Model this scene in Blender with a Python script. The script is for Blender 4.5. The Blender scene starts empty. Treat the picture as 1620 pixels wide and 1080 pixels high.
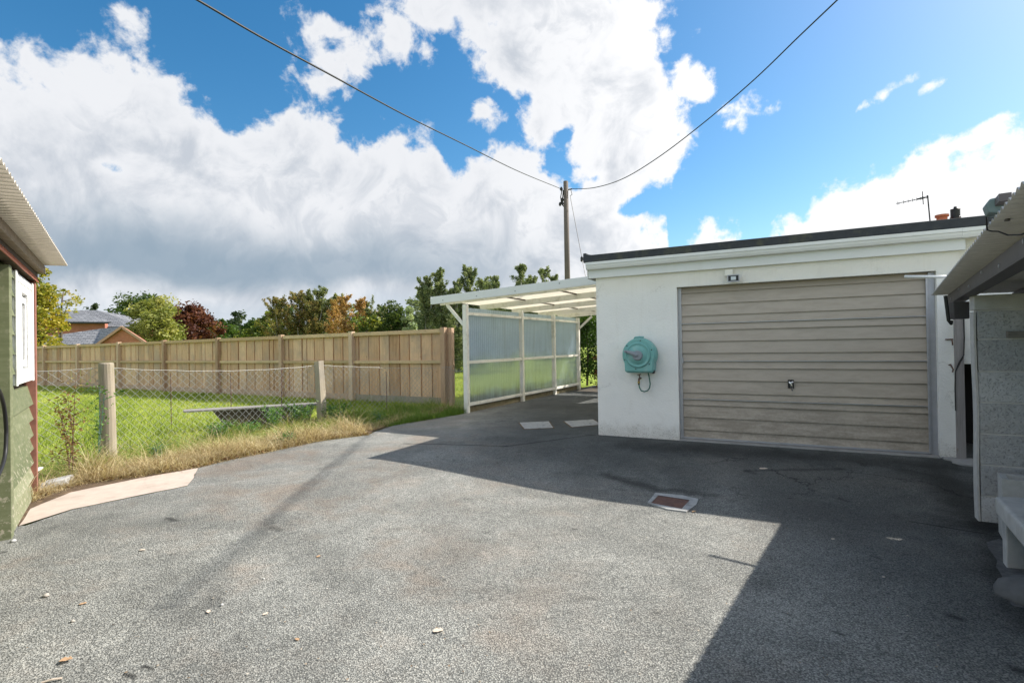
import bpy, bmesh, math, random
import numpy as np
from mathutils import Vector, Matrix

R = math.radians
random.seed(7)
NP = np.random.default_rng(11)
scene = bpy.context.scene
C = scene.collection

# ------------------------------------------------------------------ camera
FPX = 814.0                                   # focal length in photo pixels (photo is 1620 wide)
PITCH = math.atan(6 / FPX)
ROLL = 0.0165
EYE = Vector((0, 0, 1.35))
fwd = Vector((0, math.cos(PITCH), math.sin(PITCH)))
up0 = Vector((0, -math.sin(PITCH), math.cos(PITCH)))
rgt = Vector((1, 0, 0)) * math.cos(ROLL) - up0 * math.sin(ROLL)
upv = Vector((1, 0, 0)) * math.sin(ROLL) + up0 * math.cos(ROLL)
cam_d = bpy.data.cameras.new('camera')
cam = bpy.data.objects.new('camera', cam_d)
C.objects.link(cam)
cam_d.sensor_width = 36
cam_d.lens = 36 * FPX / 1620
cam_d.clip_start = 0.05
cam_d.clip_end = 6000
M = Matrix((rgt, upv, -fwd)).transposed().to_4x4()
M.translation = EYE
cam.matrix_world = M
scene.camera = cam


def ray(x, y):
    return fwd + rgt * ((x - 810) / FPX) + upv * ((540 - y) / FPX)


def G(x, y, z=0.0):
    """the point at height z that is seen at photo pixel x, y"""
    d = ray(x, y)
    return EYE + d * ((z - EYE.z) / d.z)


def at(x, y, D):
    """the point at depth D (world y) seen at photo pixel x, y"""
    d = ray(x, y)
    return EYE + d * (D / d.y)


def sstep(a, b, v):
    t = max(0.0, min(1.0, (v - a) / (b - a)))
    return t * t * (3 - 2 * t)


def hz(x, y):
    """the yard falls gently to the drain in front of the garage"""
    s_ = (x - 1.259) * 0.889 - (y - 7.629) * 0.459
    q_ = -(x - 1.259) * 0.459 - (y - 7.629) * 0.889
    return -0.118 * sstep(-2.1, 1.1, s_) * sstep(0.15, 2.1, q_)


def GT(x, y, dz=0.0):
    """the point on the yard surface seen at photo pixel x, y"""
    z = 0.0
    for _ in range(8):
        p = G(x, y, z)
        z = hz(p.x, p.y) + dz
    return G(x, y, z)


def azel(x, y):
    d = ray(x, y)
    return math.degrees(math.atan2(d.x, d.y)), math.degrees(math.atan2(d.z, math.hypot(d.x, d.y)))


# ------------------------------------------------------------------ light
SUN = Vector((1.07, 0.50, 1.0)).normalized()
SUN_EL = math.asin(SUN.z)
SUN_AZ = math.atan2(SUN.x, SUN.y)
sd = bpy.data.lights.new('sun', 'SUN')
sd.energy = 5.0
sd.angle = R(0.5)
sd.color = (1.0, 0.945, 0.86)
sun = bpy.data.objects.new('sun', sd)
C.objects.link(sun)
sun.rotation_euler = (-SUN).to_track_quat('-Z', 'Y').to_euler()
sun.location = (20, 10, 20)
scene.view_settings.view_transform = 'Standard'
scene.view_settings.look = 'None'
scene.view_settings.exposure = 0.72
scene.view_settings.gamma = 1
SKY_STRENGTH = 0.09
CLOUD_GAIN = 8.2


# ------------------------------------------------------------------ node helpers
class NT:
    def __init__(self, tree):
        self.t = tree
        tree.nodes.clear()

    def n(self, typ, **kw):
        nd = self.t.nodes.new(typ)
        for k, v in kw.items():
            setattr(nd, k, v)
        return nd

    def set(self, sock, v):
        if v is None:
            return
        if isinstance(v, bpy.types.NodeSocket):
            self.t.links.new(v, sock)
        else:
            if isinstance(v, (tuple, list)) and len(v) == 3 and sock.type == 'RGBA':
                v = (*v, 1)
            sock.default_value = v

    def m(self, op, a, b=None, c=None, clamp=False):
        nd = self.n('ShaderNodeMath', operation=op, use_clamp=clamp)
        self.set(nd.inputs[0], a)
        self.set(nd.inputs[1], b)
        self.set(nd.inputs[2], c)
        return nd.outputs[0]

    def vm(self, op, a, b=None):
        nd = self.n('ShaderNodeVectorMath', operation=op)
        self.set(nd.inputs[0], a)
        self.set(nd.inputs[1], b)
        return nd.outputs['Value'] if op in ('DOT_PRODUCT', 'LENGTH', 'DISTANCE') else nd.outputs[0]

    def mix(self, f, a, b, blend='MIX'):
        nd = self.n('ShaderNodeMix', data_type='RGBA', blend_type=blend)
        self.set(nd.inputs[0], f)
        self.set(nd.inputs[6], a)
        self.set(nd.inputs[7], b)
        return nd.outputs[2]

    def ss(self, v, a, b):
        nd = self.n('ShaderNodeMapRange', interpolation_type='SMOOTHSTEP', clamp=True)
        self.set(nd.inputs[0], v)
        self.set(nd.inputs[1], a)
        self.set(nd.inputs[2], b)
        return nd.outputs[0]

    def noise(self, vec, scale, detail=4, rough=0.55, dist=0.0, col=False):
        nd = self.n('ShaderNodeTexNoise')
        self.set(nd.inputs['Vector'], vec)
        nd.inputs['Scale'].default_value = scale
        nd.inputs['Detail'].default_value = detail
        nd.inputs['Roughness'].default_value = rough
        nd.inputs['Distortion'].default_value = dist
        return nd.outputs[1 if col else 0]

    def ramp(self, f, stops, interp='LINEAR'):
        nd = self.n('ShaderNodeValToRGB')
        cr = nd.color_ramp
        cr.interpolation = interp
        while len(cr.elements) < len(stops):
            cr.elements.new(0.5)
        for e, (p, c) in zip(cr.elements, stops):
            e.position = p
            e.color = (c, c, c, 1) if not isinstance(c, (tuple, list)) else (*c, 1)
        self.set(nd.inputs[0], f)
        return nd.outputs[0]

    def sep(self, v):
        nd = self.n('ShaderNodeSeparateXYZ')
        self.set(nd.inputs[0], v)
        return nd.outputs

    def comb(self, x, y, z):
        nd = self.n('ShaderNodeCombineXYZ')
        for i, v in enumerate((x, y, z)):
            self.set(nd.inputs[i], v)
        return nd.outputs[0]

    def mapping(self, v, scale=(1, 1, 1), rot=(0, 0, 0), loc=(0, 0, 0)):
        nd = self.n('ShaderNodeMapping')
        self.set(nd.inputs[0], v)
        nd.inputs['Scale'].default_value = scale
        nd.inputs['Rotation'].default_value = rot
        nd.inputs['Location'].default_value = loc
        return nd.outputs[0]

    def bump(self, h, strength=0.5, dist=0.01):
        nd = self.n('ShaderNodeBump')
        nd.inputs['Strength'].default_value = strength
        nd.inputs['Distance'].default_value = dist
        self.set(nd.inputs['Height'], h)
        return nd.outputs[0]

    def coord(self, which='Object'):
        return self.n('ShaderNodeTexCoord').outputs[which]

    def pos(self):
        return self.n('ShaderNodeNewGeometry').outputs['Position']

    def attr(self, name='tint'):
        return self.n('ShaderNodeAttribute', attribute_name=name).outputs['Fac']

    def bsdf(self, col, rough=0.8, normal=None, metal=0.0, spec=0.35, **kw):
        nd = self.n('ShaderNodeBsdfPrincipled')
        self.set(nd.inputs['Base Color'], col)
        self.set(nd.inputs['Roughness'], rough)
        self.set(nd.inputs['Metallic'], metal)
        nd.inputs['Specular IOR Level'].default_value = spec
        if normal is not None:
            self.set(nd.inputs['Normal'], normal)
        for k, v in kw.items():
            self.set(nd.inputs[k], v)
        return nd.outputs[0]

    def out(self, sh):
        o = self.n('ShaderNodeOutputMaterial')
        self.t.links.new(sh, o.inputs[0])


def newmat(name):
    m = bpy.data.materials.new(name)
    m.use_nodes = True
    return m, NT(m.node_tree)


# ------------------------------------------------------------------ sky: physical blue sky with cumulus
world = bpy.data.worlds.new('World')
scene.world = world
world.use_nodes = True
w = NT(world.node_tree)
sky = w.n('ShaderNodeTexSky', sky_type='NISHITA')
sky.sun_disc = False
sky.sun_elevation = SUN_EL
sky.sun_rotation = SUN_AZ
sky.air_density = 1.0
sky.dust_density = 0.6
sky.ozone_density = 2.0
hsv = w.n('ShaderNodeHueSaturation')
hsv.inputs['Hue'].default_value = 0.492
hsv.inputs['Saturation'].default_value = 1.36
hsv.inputs['Value'].default_value = 1.08
w.set(hsv.inputs['Color'], sky.outputs[0])
dirv = w.coord('Generated')
dx, dy, dz = w.sep(dirv)
A = w.m('MULTIPLY', w.m('ARCTAN2', dx, dy), 180 / math.pi)             # azimuth in degrees, 0 = +Y
E = w.m('MULTIPLY', w.m('ARCSINE', dz), 180 / math.pi)                   # elevation in degrees
# upper edge of the main cloud bank: elevation against azimuth
edge_px = [(-60, 40), (30, 45), (110, 85), (180, 88), (250, 105), (330, 130), (360, 195), (420, 170), (465, 148), (505, 172),
           (560, 190), (640, 192), (690, 190), (712, 250), (750, 238), (800, 226), (860, 225), (905, 262),
           (960, 300), (1010, 315), (1055, 345), (1065, 400), (1080, 385), (1110, 360), (1150, 352), (1185, 372), (1200, 395),
           (1222, 370), (1255, 325), (1300, 292), (1400, 258), (1500, 246), (1570, 238), (1640, 205), (1900, 60)]
AZ0, AZ1, ELM = -62.0, 62.0, 60.0
fc = w.n('ShaderNodeFloatCurve')
cv = fc.mapping.curves[0]
pts = []
for x, y in edge_px:
    a, e = azel(x, y)
    pts.append(((a - AZ0) / (AZ1 - AZ0), e / ELM))
cv.points[0].location = (0.0, pts[0][1])
cv.points[1].location = (1.0, pts[-1][1])
for p_ in pts:
    if 0.005 < p_[0] < 0.995:
        cv.points.new(*p_)
for p_ in cv.points:
    p_.handle_type = 'VECTOR'
fc.mapping.update()
w.set(fc.inputs['Value'], w.m('DIVIDE', w.m('SUBTRACT', A, AZ0), AZ1 - AZ0, clamp=True))
edge = w.m('MULTIPLY', fc.outputs[0], ELM)
field = w.m('MULTIPLY', w.m('SUBTRACT', edge, E), 0.16)
field = w.m('MINIMUM', field, 1.3)


def blob(px, py, rx, ry, rot=0.0, gain=1.0):
    a, e = azel(px, py)
    a1, _ = azel(px + rx, py)
    _, e1 = azel(px, py - ry)
    ra, re = abs(a1 - a), abs(e1 - e)
    da = w.m('SUBTRACT', A, a)
    de = w.m('SUBTRACT', E, e)
    c_, s_ = math.cos(rot), math.sin(rot)
    u_ = w.m('DIVIDE', w.m('ADD', w.m('MULTIPLY', da, c_), w.m('MULTIPLY', de, s_)), ra)
    v_ = w.m('DIVIDE', w.m('SUBTRACT', w.m('MULTIPLY', de, c_), w.m('MULTIPLY', da, s_)), re)
    r2 = w.m('SQRT', w.m('ADD', w.m('MULTIPLY', u_, u_), w.m('MULTIPLY', v_, v_)))
    return w.m('MULTIPLY', w.m('SUBTRACT', 1.0, r2), gain)


for b in [(905, 70, 175, 110, 0, 1.35), (985, 180, 135, 120, -0.5, 1.35), (860, -40, 240, 110, 0, 1.3), (960, 255, 95, 95, 0.2, 1.1),
          (1090, 130, 55, 45, 0, .75), (690, 12, 62, 34, 0, .6), (890, 180, 70, 90, .5, .9)]:
    field = w.m('MAXIMUM', field, blob(*b))
for b in [(625, 62, 52, 42, -.5, .42), (765, 182, 40, 26, 0, .45), (1488, 130, 50, 14, .25, .33), (1410, 142, 60, 9, .3, .26),
          (1530, 225, 50, 16, .3, .3), (548, 62, 60, 22, -.3, .2), (215, 50, 60, 30, -.9, .25), (1165, 168, 34, 18, .2, .28),
          (870, 192, 40, 16, 0, .3), (540, 110, 50, 30, .7, .25)]:
    field = w.m('MAXIMUM', field, w.m('MULTIPLY', blob(*b), 1.0))
# small blue holes in the bank
for b in [(175, 262, 42, 20, 0, .75), (935, 283, 40, 10, .3, .6), (890, 215, 20, 12, .6, .6), (712, 228, 22, 34, 0, .9), (1010, 325, 40, 14, .3, .8)]:
    field = w.m('SUBTRACT', field, w.m('MULTIPLY', w.ss(blob(*b), -0.5, 0.9), w.m('MULTIPLY', w.m('ADD', field, 0.35), b[5])))
nz1 = w.noise(dirv, 7.5, 9, 0.56, 0.15)
nz2 = w.noise(dirv, 24, 7, 0.6, 0.2)
turb = w.m('ADD', w.m('MULTIPLY', w.m('SUBTRACT', nz1, 0.5), 2.0), w.m('MULTIPLY', w.m('SUBTRACT', nz2, 0.5), 1.25))
dens = w.m('ADD', field, turb)
# clouds added for lighting, outside the part of the sky the yard looks at
back = w.ss(w.m('ABSOLUTE', A), 62, 80)
bdens = w.m('SUBTRACT', w.m('MULTIPLY', w.noise(dirv, 3.1, 8, 0.6, .3), 4.0), 1.9)
dens = w.m('ADD', w.m('MULTIPLY', dens, w.m('SUBTRACT', 1.0, back)), w.m('MULTIPLY', bdens, back))
mask = w.ss(dens, -0.02, 0.30)
# shading of the cloud bodies: grey flat bases low on the left, soft grey billows elsewhere
warp = w.m('MULTIPLY', w.m('SUBTRACT', w.noise(dirv, 4.5, 6, 0.55, .3), 0.5), 9.0)
Ew = w.m('ADD', E, warp)
base = w.m('MULTIPLY', w.ss(Ew, 14.0, 8.6), w.ss(Ew, 4.6, 7.6))
base = w.m('MULTIPLY', base, w.m('MULTIPLY', w.ss(A, -54, -38), w.ss(A, 12, -8)))
bil = w.m('MAXIMUM', w.ss(w.noise(dirv, 7.0, 8, 0.6, .5), 0.42, 0.64), w.m('MULTIPLY', w.ss(w.noise(w.vm('ADD', dirv, (3.1, 1.7, .4)), 15.0, 7, 0.6, .6), 0.46, 0.62), 0.55))
thick = w.ss(dens, 0.25, 1.0)
bil = w.m('MULTIPLY', w.m('MULTIPLY', bil, thick), w.m('MULTIPLY', w.m('SUBTRACT', 1.0, back), w.mix(w.ss(A, 5, 25), (1.0, 1.0, 1.0), (0.45, 0.45, 0.45))))
c_white = w.mix(w.ss(A, -10, 30), (0.715, 0.73, 0.76), (0.92, 0.92, 0.93))
c_white = w.mix(back, c_white, (1.35, 1.33, 1.28))          # unseen clouds brightened to lift the light on the garage front
ccol = w.mix(w.m('MULTIPLY', bil, 0.8), c_white, (0.42, 0.465, 0.53))
ccol = w.mix(w.m('MULTIPLY', base, w.mix(w.ss(A, -30, -5), (0.85, 0.85, 0.85), (0.6, 0.6, 0.6))), ccol, (0.215, 0.30, 0.385))
low = w.m('MULTIPLY', w.ss(Ew, 6.0, 3.0), w.ss(A, 20, -5))
ccol = w.mix(w.m('MULTIPLY', low, 0.5), ccol, (0.52, 0.60, 0.68))
cgain = w.vm('MULTIPLY', ccol, (CLOUD_GAIN, CLOUD_GAIN, CLOUD_GAIN))
skyc = w.mix(mask, hsv.outputs[0], cgain)
bg = w.n('ShaderNodeBackground')
bg.inputs[1].default_value = SKY_STRENGTH
w.set(bg.inputs[0], skyc)
wo = w.n('ShaderNodeOutputWorld')
w.t.links.new(bg.outputs[0], wo.inputs[0])


# ------------------------------------------------------------------ objects: helpers
ORG = {}


def tag(o, label=None, cat=None, group=None, kind=None):
    if label:
        o['label'] = label
    if cat:
        o['category'] = cat
    if group:
        o['group'] = group
    if kind:
        o['kind'] = kind
    return o


def thing(name, loc, label, cat, group=None):
    o = bpy.data.objects.new(name, None)
    o.empty_display_size = 0.2
    C.objects.link(o)
    o.location = loc
    ORG[o.name] = Vector(loc)
    return tag(o, label, cat, group)


class Frame:
    def __init__(self, O, ex, ey):
        self.O, self.ex, self.ey = Vector(O), Vector(ex).normalized(), Vector(ey).normalized()
        self.ez = Vector((0, 0, 1))

    def p(self, s, o, z):
        return self.O + self.ex * s + self.ey * o + self.ez * z


WORLD = Frame((0, 0, 0), (1, 0, 0), (0, 1, 0))


class MB:
    """collects shapes; build() links them as ONE mesh object"""

    def __init__(self):
        self.v, self.f, self.t = [], [], []
        self.tint = 0.5

    def add(self, vs, fs):
        b = len(self.v)
        self.v += [Vector(a) for a in vs]
        self.t += [self.tint] * len(vs)
        self.f += [[b + i for i in f] for f in fs]
        return self

    def box(self, fr, s0, s1, o0, o1, z0, z1):
        vs = [fr.p(s, o, z) for z in (z0, z1) for (s, o) in ((s0, o0), (s1, o0), (s1, o1), (s0, o1))]
        return self.add(vs, [(0, 3, 2, 1), (4, 5, 6, 7), (0, 1, 5, 4), (1, 2, 6, 5), (2, 3, 7, 6), (3, 0, 4, 7)])

    def hexa(self, vs):
        return self.add(vs, [(0, 3, 2, 1), (4, 5, 6, 7), (0, 1, 5, 4), (1, 2, 6, 5), (2, 3, 7, 6), (3, 0, 4, 7)])

    def bar(self, a, b, w_, h_, up=(0, 0, 1)):
        a, b = Vector(a), Vector(b)
        d = (b - a).normalized()
        s = d.cross(Vector(up))
        if s.length < 1e-4:
            s = d.cross(Vector((0, 1, 0)))
        s.normalize()
        t = s.cross(d)
        vs = []
        for q in (a, b):
            for i, j in ((-1, -1), (1, -1), (1, 1), (-1, 1)):
                vs.append(q + s * (i * w_ / 2) + t * (j * h_ / 2))
        return self.add(vs, [(0, 3, 2, 1), (4, 5, 6, 7), (0, 1, 5, 4), (1, 2, 6, 5), (2, 3, 7, 6), (3, 0, 4, 7)])

    def tube(self, pts, r, n=8, caps=True):
        pts = [Vector(p) for p in pts]
        rs = r if isinstance(r, (list, tuple)) else [r] * len(pts)
        rings = []
        prev = None
        for i, p in enumerate(pts):
            d = (pts[min(i + 1, len(pts) - 1)] - pts[max(i - 1, 0)]).normalized()
            if prev is None:
                a = d.cross(Vector((0, 0, 1)))
                if a.length < 1e-3:
                    a = d.cross(Vector((1, 0, 0)))
            else:
                a = prev - d * prev.dot(d)
            a.normalize()
            prev = a
            b = d.cross(a)
            rings.append([p + a * (rs[i] * math.cos(2 * math.pi * k / n)) + b * (rs[i] * math.sin(2 * math.pi * k / n)) for k in range(n)])
        vs = [q for ring in rings for q in ring]
        fs = []
        for i in range(len(pts) - 1):
            for k in range(n):
                fs.append((i * n + k, i * n + (k + 1) % n, (i + 1) * n + (k + 1) % n, (i + 1) * n + k))
        if caps:
            fs.append(tuple(range(n))[::-1])
            fs.append(tuple((len(pts) - 1) * n + k for k in range(n)))
        return self.add(vs, fs)

    def prism(self, poly, d):
        """extrude a list of points along vector d"""
        n = len(poly)
        poly = [Vector(p) for p in poly]
        d = Vector(d)
        vs = poly + [p + d for p in poly]
        fs = [tuple(range(n))[::-1], tuple(range(n, 2 * n))]
        fs += [(i, (i + 1) % n, n + (i + 1) % n, n + i) for i in range(n)]
        return self.add(vs, fs)

    def lathe(self, base, axis, prof, n=24):
        """prof: (radius, height along axis)"""
        base, ax = Vector(base), Vector(axis).normalized()
        a = ax.cross(Vector((0, 0, 1)))
        if a.length < 1e-3:
            a = Vector((1, 0, 0))
        a.normalize()
        b = ax.cross(a)
        vs, fs = [], []
        for r, h in prof:
            for k in range(n):
                th = 2 * math.pi * k / n
                vs.append(base + ax * h + a * (r * math.cos(th)) + b * (r * math.sin(th)))
        for i in range(len(prof) - 1):
            for k in range(n):
                fs.append((i * n + k, i * n + (k + 1) % n, (i + 1) * n + (k + 1) % n, (i + 1) * n + k))
        fs.append(tuple(range(n))[::-1])
        fs.append(tuple((len(prof) - 1) * n + k for k in range(n)))
        return self.add(vs, fs)

    def sheet(self, fn, nu, nv):
        vs = [fn(i / nu, j / nv) for j in range(nv + 1) for i in range(nu + 1)]
        k = nu + 1
        fs = [(j * k + i, j * k + i + 1, (j + 1) * k + i + 1, (j + 1) * k + i) for j in range(nv) for i in range(nu)]
        return self.add(vs, fs)

    def build(self, name, m, parent=None, loc=None, bevel=0, smooth=False, solid=0, recalc=True, seg=2):
        if parent is not None:
            org = ORG[parent.name]
        else:
            if loc is None:
                n = len(self.v)
                loc = Vector((sum(v.x for v in self.v) / n, sum(v.y for v in self.v) / n, min(v.z for v in self.v)))
            org = Vector(loc)
        me = bpy.data.meshes.new(name)
        me.from_pydata([tuple(v - org) for v in self.v], [], self.f)
        if recalc:
            bm = bmesh.new()
            bm.from_mesh(me)
            bmesh.ops.recalc_face_normals(bm, faces=bm.faces)
            bm.to_mesh(me)
            bm.free()
        a = me.attributes.new('tint', 'FLOAT', 'POINT')
        a.data.foreach_set('value', self.t)
        me.materials.append(m)
        o = bpy.data.objects.new(name, me)
        C.objects.link(o)
        ORG[o.name] = org
        if parent is not None:
            o.parent = parent
        else:
            o.location = org
        if smooth:
            me.shade_smooth()
        if bevel:
            md = o.modifiers.new('bevel', 'BEVEL')
            md.width = bevel
            md.segments = seg
            md.limit_method = 'ANGLE'
            md.angle_limit = R(40)
        if solid:
            md = o.modifiers.new('solid', 'SOLIDIFY')
            md.thickness = solid
            md.offset = 0
        return o


def np_mesh(name, verts, faces, tint, m, parent=None, org=Vector((0, 0, 0)), smooth=False):
    """fast mesh from numpy arrays; faces (n, k) all of one size"""
    if parent is not None:
        org = ORG[parent.name]
    me = bpy.data.meshes.new(name)
    verts = np.asarray(verts, dtype=np.float64) - np.array(org)
    nf, k = faces.shape
    me.vertices.add(len(verts))
    me.vertices.foreach_set('co', verts.astype(np.float32).ravel())
    me.loops.add(nf * k)
    me.loops.foreach_set('vertex_index', faces.astype(np.int32).ravel())
    me.polygons.add(nf)
    me.polygons.foreach_set('loop_start', np.arange(0, nf * k, k, dtype=np.int32))
    me.update(calc_edges=True)
    a = me.attributes.new('tint', 'FLOAT', 'POINT')
    a.data.foreach_set('value', np.asarray(tint, dtype=np.float32))
    me.materials.append(m)
    if smooth:
        me.shade_smooth()
    o = bpy.data.objects.new(name, me)
    C.objects.link(o)
    ORG[o.name] = Vector(org)
    if parent is not None:
        o.parent = parent
    else:
        o.location = org
    return o


# ------------------------------------------------------------------ materials
def simple(name, col, rough=0.7, var=0.15, vscale=6, bump=0.0, bscale=60, metal=0.0, spec=0.35, stretch=(1, 1, 1), dirt=None, dscale=2.0, damt=0.4):
    m, t = newmat(name)
    co = t.mapping(t.coord(), scale=stretch)
    nz = t.noise(co, vscale, 6, 0.6)
    f = t.m('ADD', t.m('MULTIPLY', t.m('SUBTRACT', nz, 0.5), 2 * var), 1.0)
    c = t.vm('MULTIPLY', t.mix(0.0, col, col), t.comb(f, f, f))
    if dirt is not None:
        dm = t.ss(t.noise(co, dscale, 7, 0.65), 0.48, 0.72)
        c = t.mix(t.m('MULTIPLY', dm, damt), c, dirt)
    nrm = None
    if bump:
        nrm = t.bump(t.noise(co, bscale, 5, 0.6), bump, 0.004)
    t.out(t.bsdf(c, rough, nrm, metal, spec))
    return m


def wood(name, cols, axis='z', rough=0.8, grey=None, scale=1.0, green=0.0):
    """timber with grain along axis; tint attribute shifts each board"""
    m, t = newmat(name)
    st = {'x': (0.07, 1, 1), 'y': (1, 0.07, 1), 'z': (1, 1, 0.07)}[axis]
    ti = t.attr()
    off = t.comb(t.m('MULTIPLY', ti, 37.0), t.m('MULTIPLY', ti, 91.0), t.m('MULTIPLY', ti, 13.0))
    co = t.vm('ADD', t.mapping(t.coord(), scale=st), off)
    g1 = t.noise(co, 26 * scale, 5, 0.6, 0.6)
    g2 = t.noise(co, 110 * scale, 3, 0.6)
    c = t.ramp(t.m('ADD', t.m('MULTIPLY', g1, 0.8), t.m('MULTIPLY', ti, 0.5)), [(0.2, cols[0]), (0.52, cols[1]), (0.85, cols[2])])
    f = t.m('ADD', t.m('MULTIPLY', g2, 0.5), 0.75)
    c = t.vm('MULTIPLY', c, t.comb(f, f, f))
    co2 = t.vm('ADD', t.coord(), off)
    kn = t.n('ShaderNodeTexVoronoi')
    kn.inputs['Scale'].default_value = 5.0
    t.set(kn.inputs['Vector'], t.mapping(co2, scale=(1.5, 1.5, .75) if axis == 'z' else (.75, .75, 1.6)))
    k = t.ss(kn.outputs['Distance'], 0.11, 0.04)
    c = t.mix(t.m('MULTIPLY', k, 0.6), c, (0.13, 0.075, 0.035))
    if grey is not None:
        d = t.ss(t.noise(co2, 1.4, 6, 0.6), 0.44, 0.68)
        c = t.mix(t.m('MULTIPLY', d, 0.65), c, grey)
    if green:
        d = t.ss(t.noise(co2, 2.2, 6, 0.65), 0.5, 0.7)
        c = t.mix(t.m('MULTIPLY', d, green), c, (0.16, 0.18, 0.06))
    t.out(t.bsdf(c, rough, t.bump(g1, 0.25, 0.004), spec=0.25))
    return m


def foliage(name, cols, trans=0.42, rough=0.6):
    m, t = newmat(name)
    c = t.ramp(t.attr(), [(i / (len(cols) - 1), col) for i, col in enumerate(cols)])
    df = t.bsdf(c, rough, spec=0.3)
    tr = t.n('ShaderNodeBsdfTranslucent')
    t.set(tr.inputs[0], t.mix(1.0, c, (1.0, 1.0, 0.55), 'MULTIPLY'))
    mx = t.n('ShaderNodeMixShader')
    mx.inputs[0].default_value = trans
    t.t.links.new(df, mx.inputs[1])
    t.t.links.new(tr.outputs[0], mx.inputs[2])
    t.out(mx.outputs[0])
    return m


def mat_tarmac():
    m, t = newmat('tarmac')
    p = t.pos()
    vo = t.n('ShaderNodeTexVoronoi')
    vo.inputs['Scale'].default_value = 125
    vo.inputs['Randomness'].default_value = 1.0
    t.set(vo.inputs['Vector'], p)
    chip = t.sep(vo.outputs['Color'])[0]
    gap = t.ss(vo.outputs['Distance'], 0.40, 0.72)
    fine = t.noise(p, 260, 3, 0.7)
    px, py, pz = t.sep(p)
    big = t.noise(p, 0.55, 6, 0.62, 0.4)
    mid = t.noise(p, 2.6, 6, 0.65, 0.5)
    sm = t.noise(p, 14, 5, 0.6)
    c = t.ramp(chip, [(0.0, (0.195, 0.196, 0.183)), (0.45, (0.288, 0.292, 0.270)), (0.8, (0.365, 0.36, 0.325)), (1.0, (0.48, 0.475, 0.43))])
    # worn brown patches
    br = t.ss(t.m('ADD', t.m('MULTIPLY', big, 0.6), t.m('MULTIPLY', mid, 0.4)), 0.46, 0.64)
    c = t.mix(t.m('MULTIPLY', br, t.m('ADD', 0.45, t.m('MULTIPLY', t.ss(px, 1.0, -1.8), 0.4))), c, (0.25, 0.205, 0.165))
    # paler dusty film
    du = t.ss(t.noise(p, 1.1, 7, 0.65, .6), 0.5, 0.72)
    c = t.mix(t.m('MULTIPLY', du, 0.30), c, (0.44, 0.435, 0.40))
    f = t.m('ADD', 0.55, t.m('MULTIPLY', mid, 0.86))
    f = t.m('MULTIPLY', f, t.m('ADD', 0.78, t.m('MULTIPLY', t.ss(t.noise(p, 0.8, 6, .65, .8), .32, .66), 0.34)))
    # dark damp blotches and oil spots
    bl = t.ss(t.noise(p, 3.4, 7, .7, .8), 0.60, 0.70)
    f = t.m('MULTIPLY', f, t.m('SUBTRACT', 1.0, t.m('MULTIPLY', bl, 0.35)))
    sp = t.n('ShaderNodeTexVoronoi')
    sp.inputs['Scale'].default_value = 3.1
    t.set(sp.inputs['Vector'], p)
    spk = t.m('MULTIPLY', t.ss(sp.outputs['Distance'], 0.10, 0.03), t.ss(t.sep(sp.outputs['Color'])[1], .55, .7))
    f = t.m('MULTIPLY', f, t.m('SUBTRACT', 1.0, t.m('MULTIPLY', spk, 0.5)))
    # hairline cracks
    ck = t.n('ShaderNodeTexVoronoi', feature='DISTANCE_TO_EDGE')
    ck.inputs['Scale'].default_value = 0.55
    t.set(ck.inputs['Vector'], t.vm('ADD', p, t.vm('MULTIPLY', t.noise(p, 2.2, 6, .7, .0, True), (0.9, 0.9, 0.0))))
    crk = t.m('MULTIPLY', t.ss(ck.outputs['Distance'], 0.007, 0.002), t.ss(t.noise(p, .9, 3, .5), .50, .58))
    f = t.m('MULTIPLY', f, t.m('SUBTRACT', 1.0, t.m('MULTIPLY', t.m('MULTIPLY', crk, t.ss(px, 1.6, 2.6)), 0.6)))
    f = t.m('MULTIPLY', f, t.m('ADD', 0.8, t.m('MULTIPLY', sm, 0.4)))
    f = t.m('MULTIPLY', f, t.m('SUBTRACT', 1.0, t.m('MULTIPLY', gap, 0.52)))
    f = t.m('MULTIPLY', f, t.m('ADD', 0.75, t.m('MULTIPLY', fine, 0.5)))
    flat = t.comb(px, py, 0.0)

    def seg(a, b, wd, amt, wob=0.12):
        nonlocal f
        a, b = Vector((a.x, a.y, 0)), Vector((b.x, b.y, 0))
        d = b - a
        L = d.length
        d = d / L
        q = t.vm('SUBTRACT', flat, tuple(a))
        al = t.vm('DOT_PRODUCT', q, tuple(d))
        al = t.m('MINIMUM', t.m('MAXIMUM', al, 0.0), L)
        foot = t.vm('ADD', tuple(a), t.vm('MULTIPLY', tuple(d), t.comb(al, al, al)))
        dist = t.vm('DISTANCE', flat, foot)
        dist = t.m('ADD', dist, t.m('MULTIPLY', t.m('SUBTRACT', mid, 0.5), wob))
        k = t.ss(dist, wd, 0.0)
        f = t.m('MULTIPLY', f, t.m('SUBTRACT', 1.0, t.m('MULTIPLY', k, amt)))

    seg(GT(520, 735), GT(420, 830), 0.07, 0.13)
    seg(GT(420, 830), GT(330, 950), 0.09, 0.14, 0.3)
    seg(GT(330, 950), GT(290, 990), 0.12, 0.16, 0.3)
    seg(GT(100, 830), GT(430, 830), 0.35, 0.22, 0.5)
    seg(GT(960, 752), GT(1040, 775), 0.16, 0.6, 0.2)
    seg(GT(1060, 775), GT(1130, 785), 0.12, 0.5, 0.2)
    seg(GT(1000, 705), GT(1480, 735), 0.45, 0.45, 0.5)
    seg(GT(1180, 745), GT(1330, 742), 0.05, 0.4, 0.15)
    seg(GT(1480, 740), GT(1560, 830), 0.40, 0.6, 0.5)
    seg(GT(1560, 830), GT(1640, 1000), 0.18, 0.6, 0.2)
    seg(GT(1440, 825), GT(1560, 845), 0.016, 0.8, 0.02)
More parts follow.
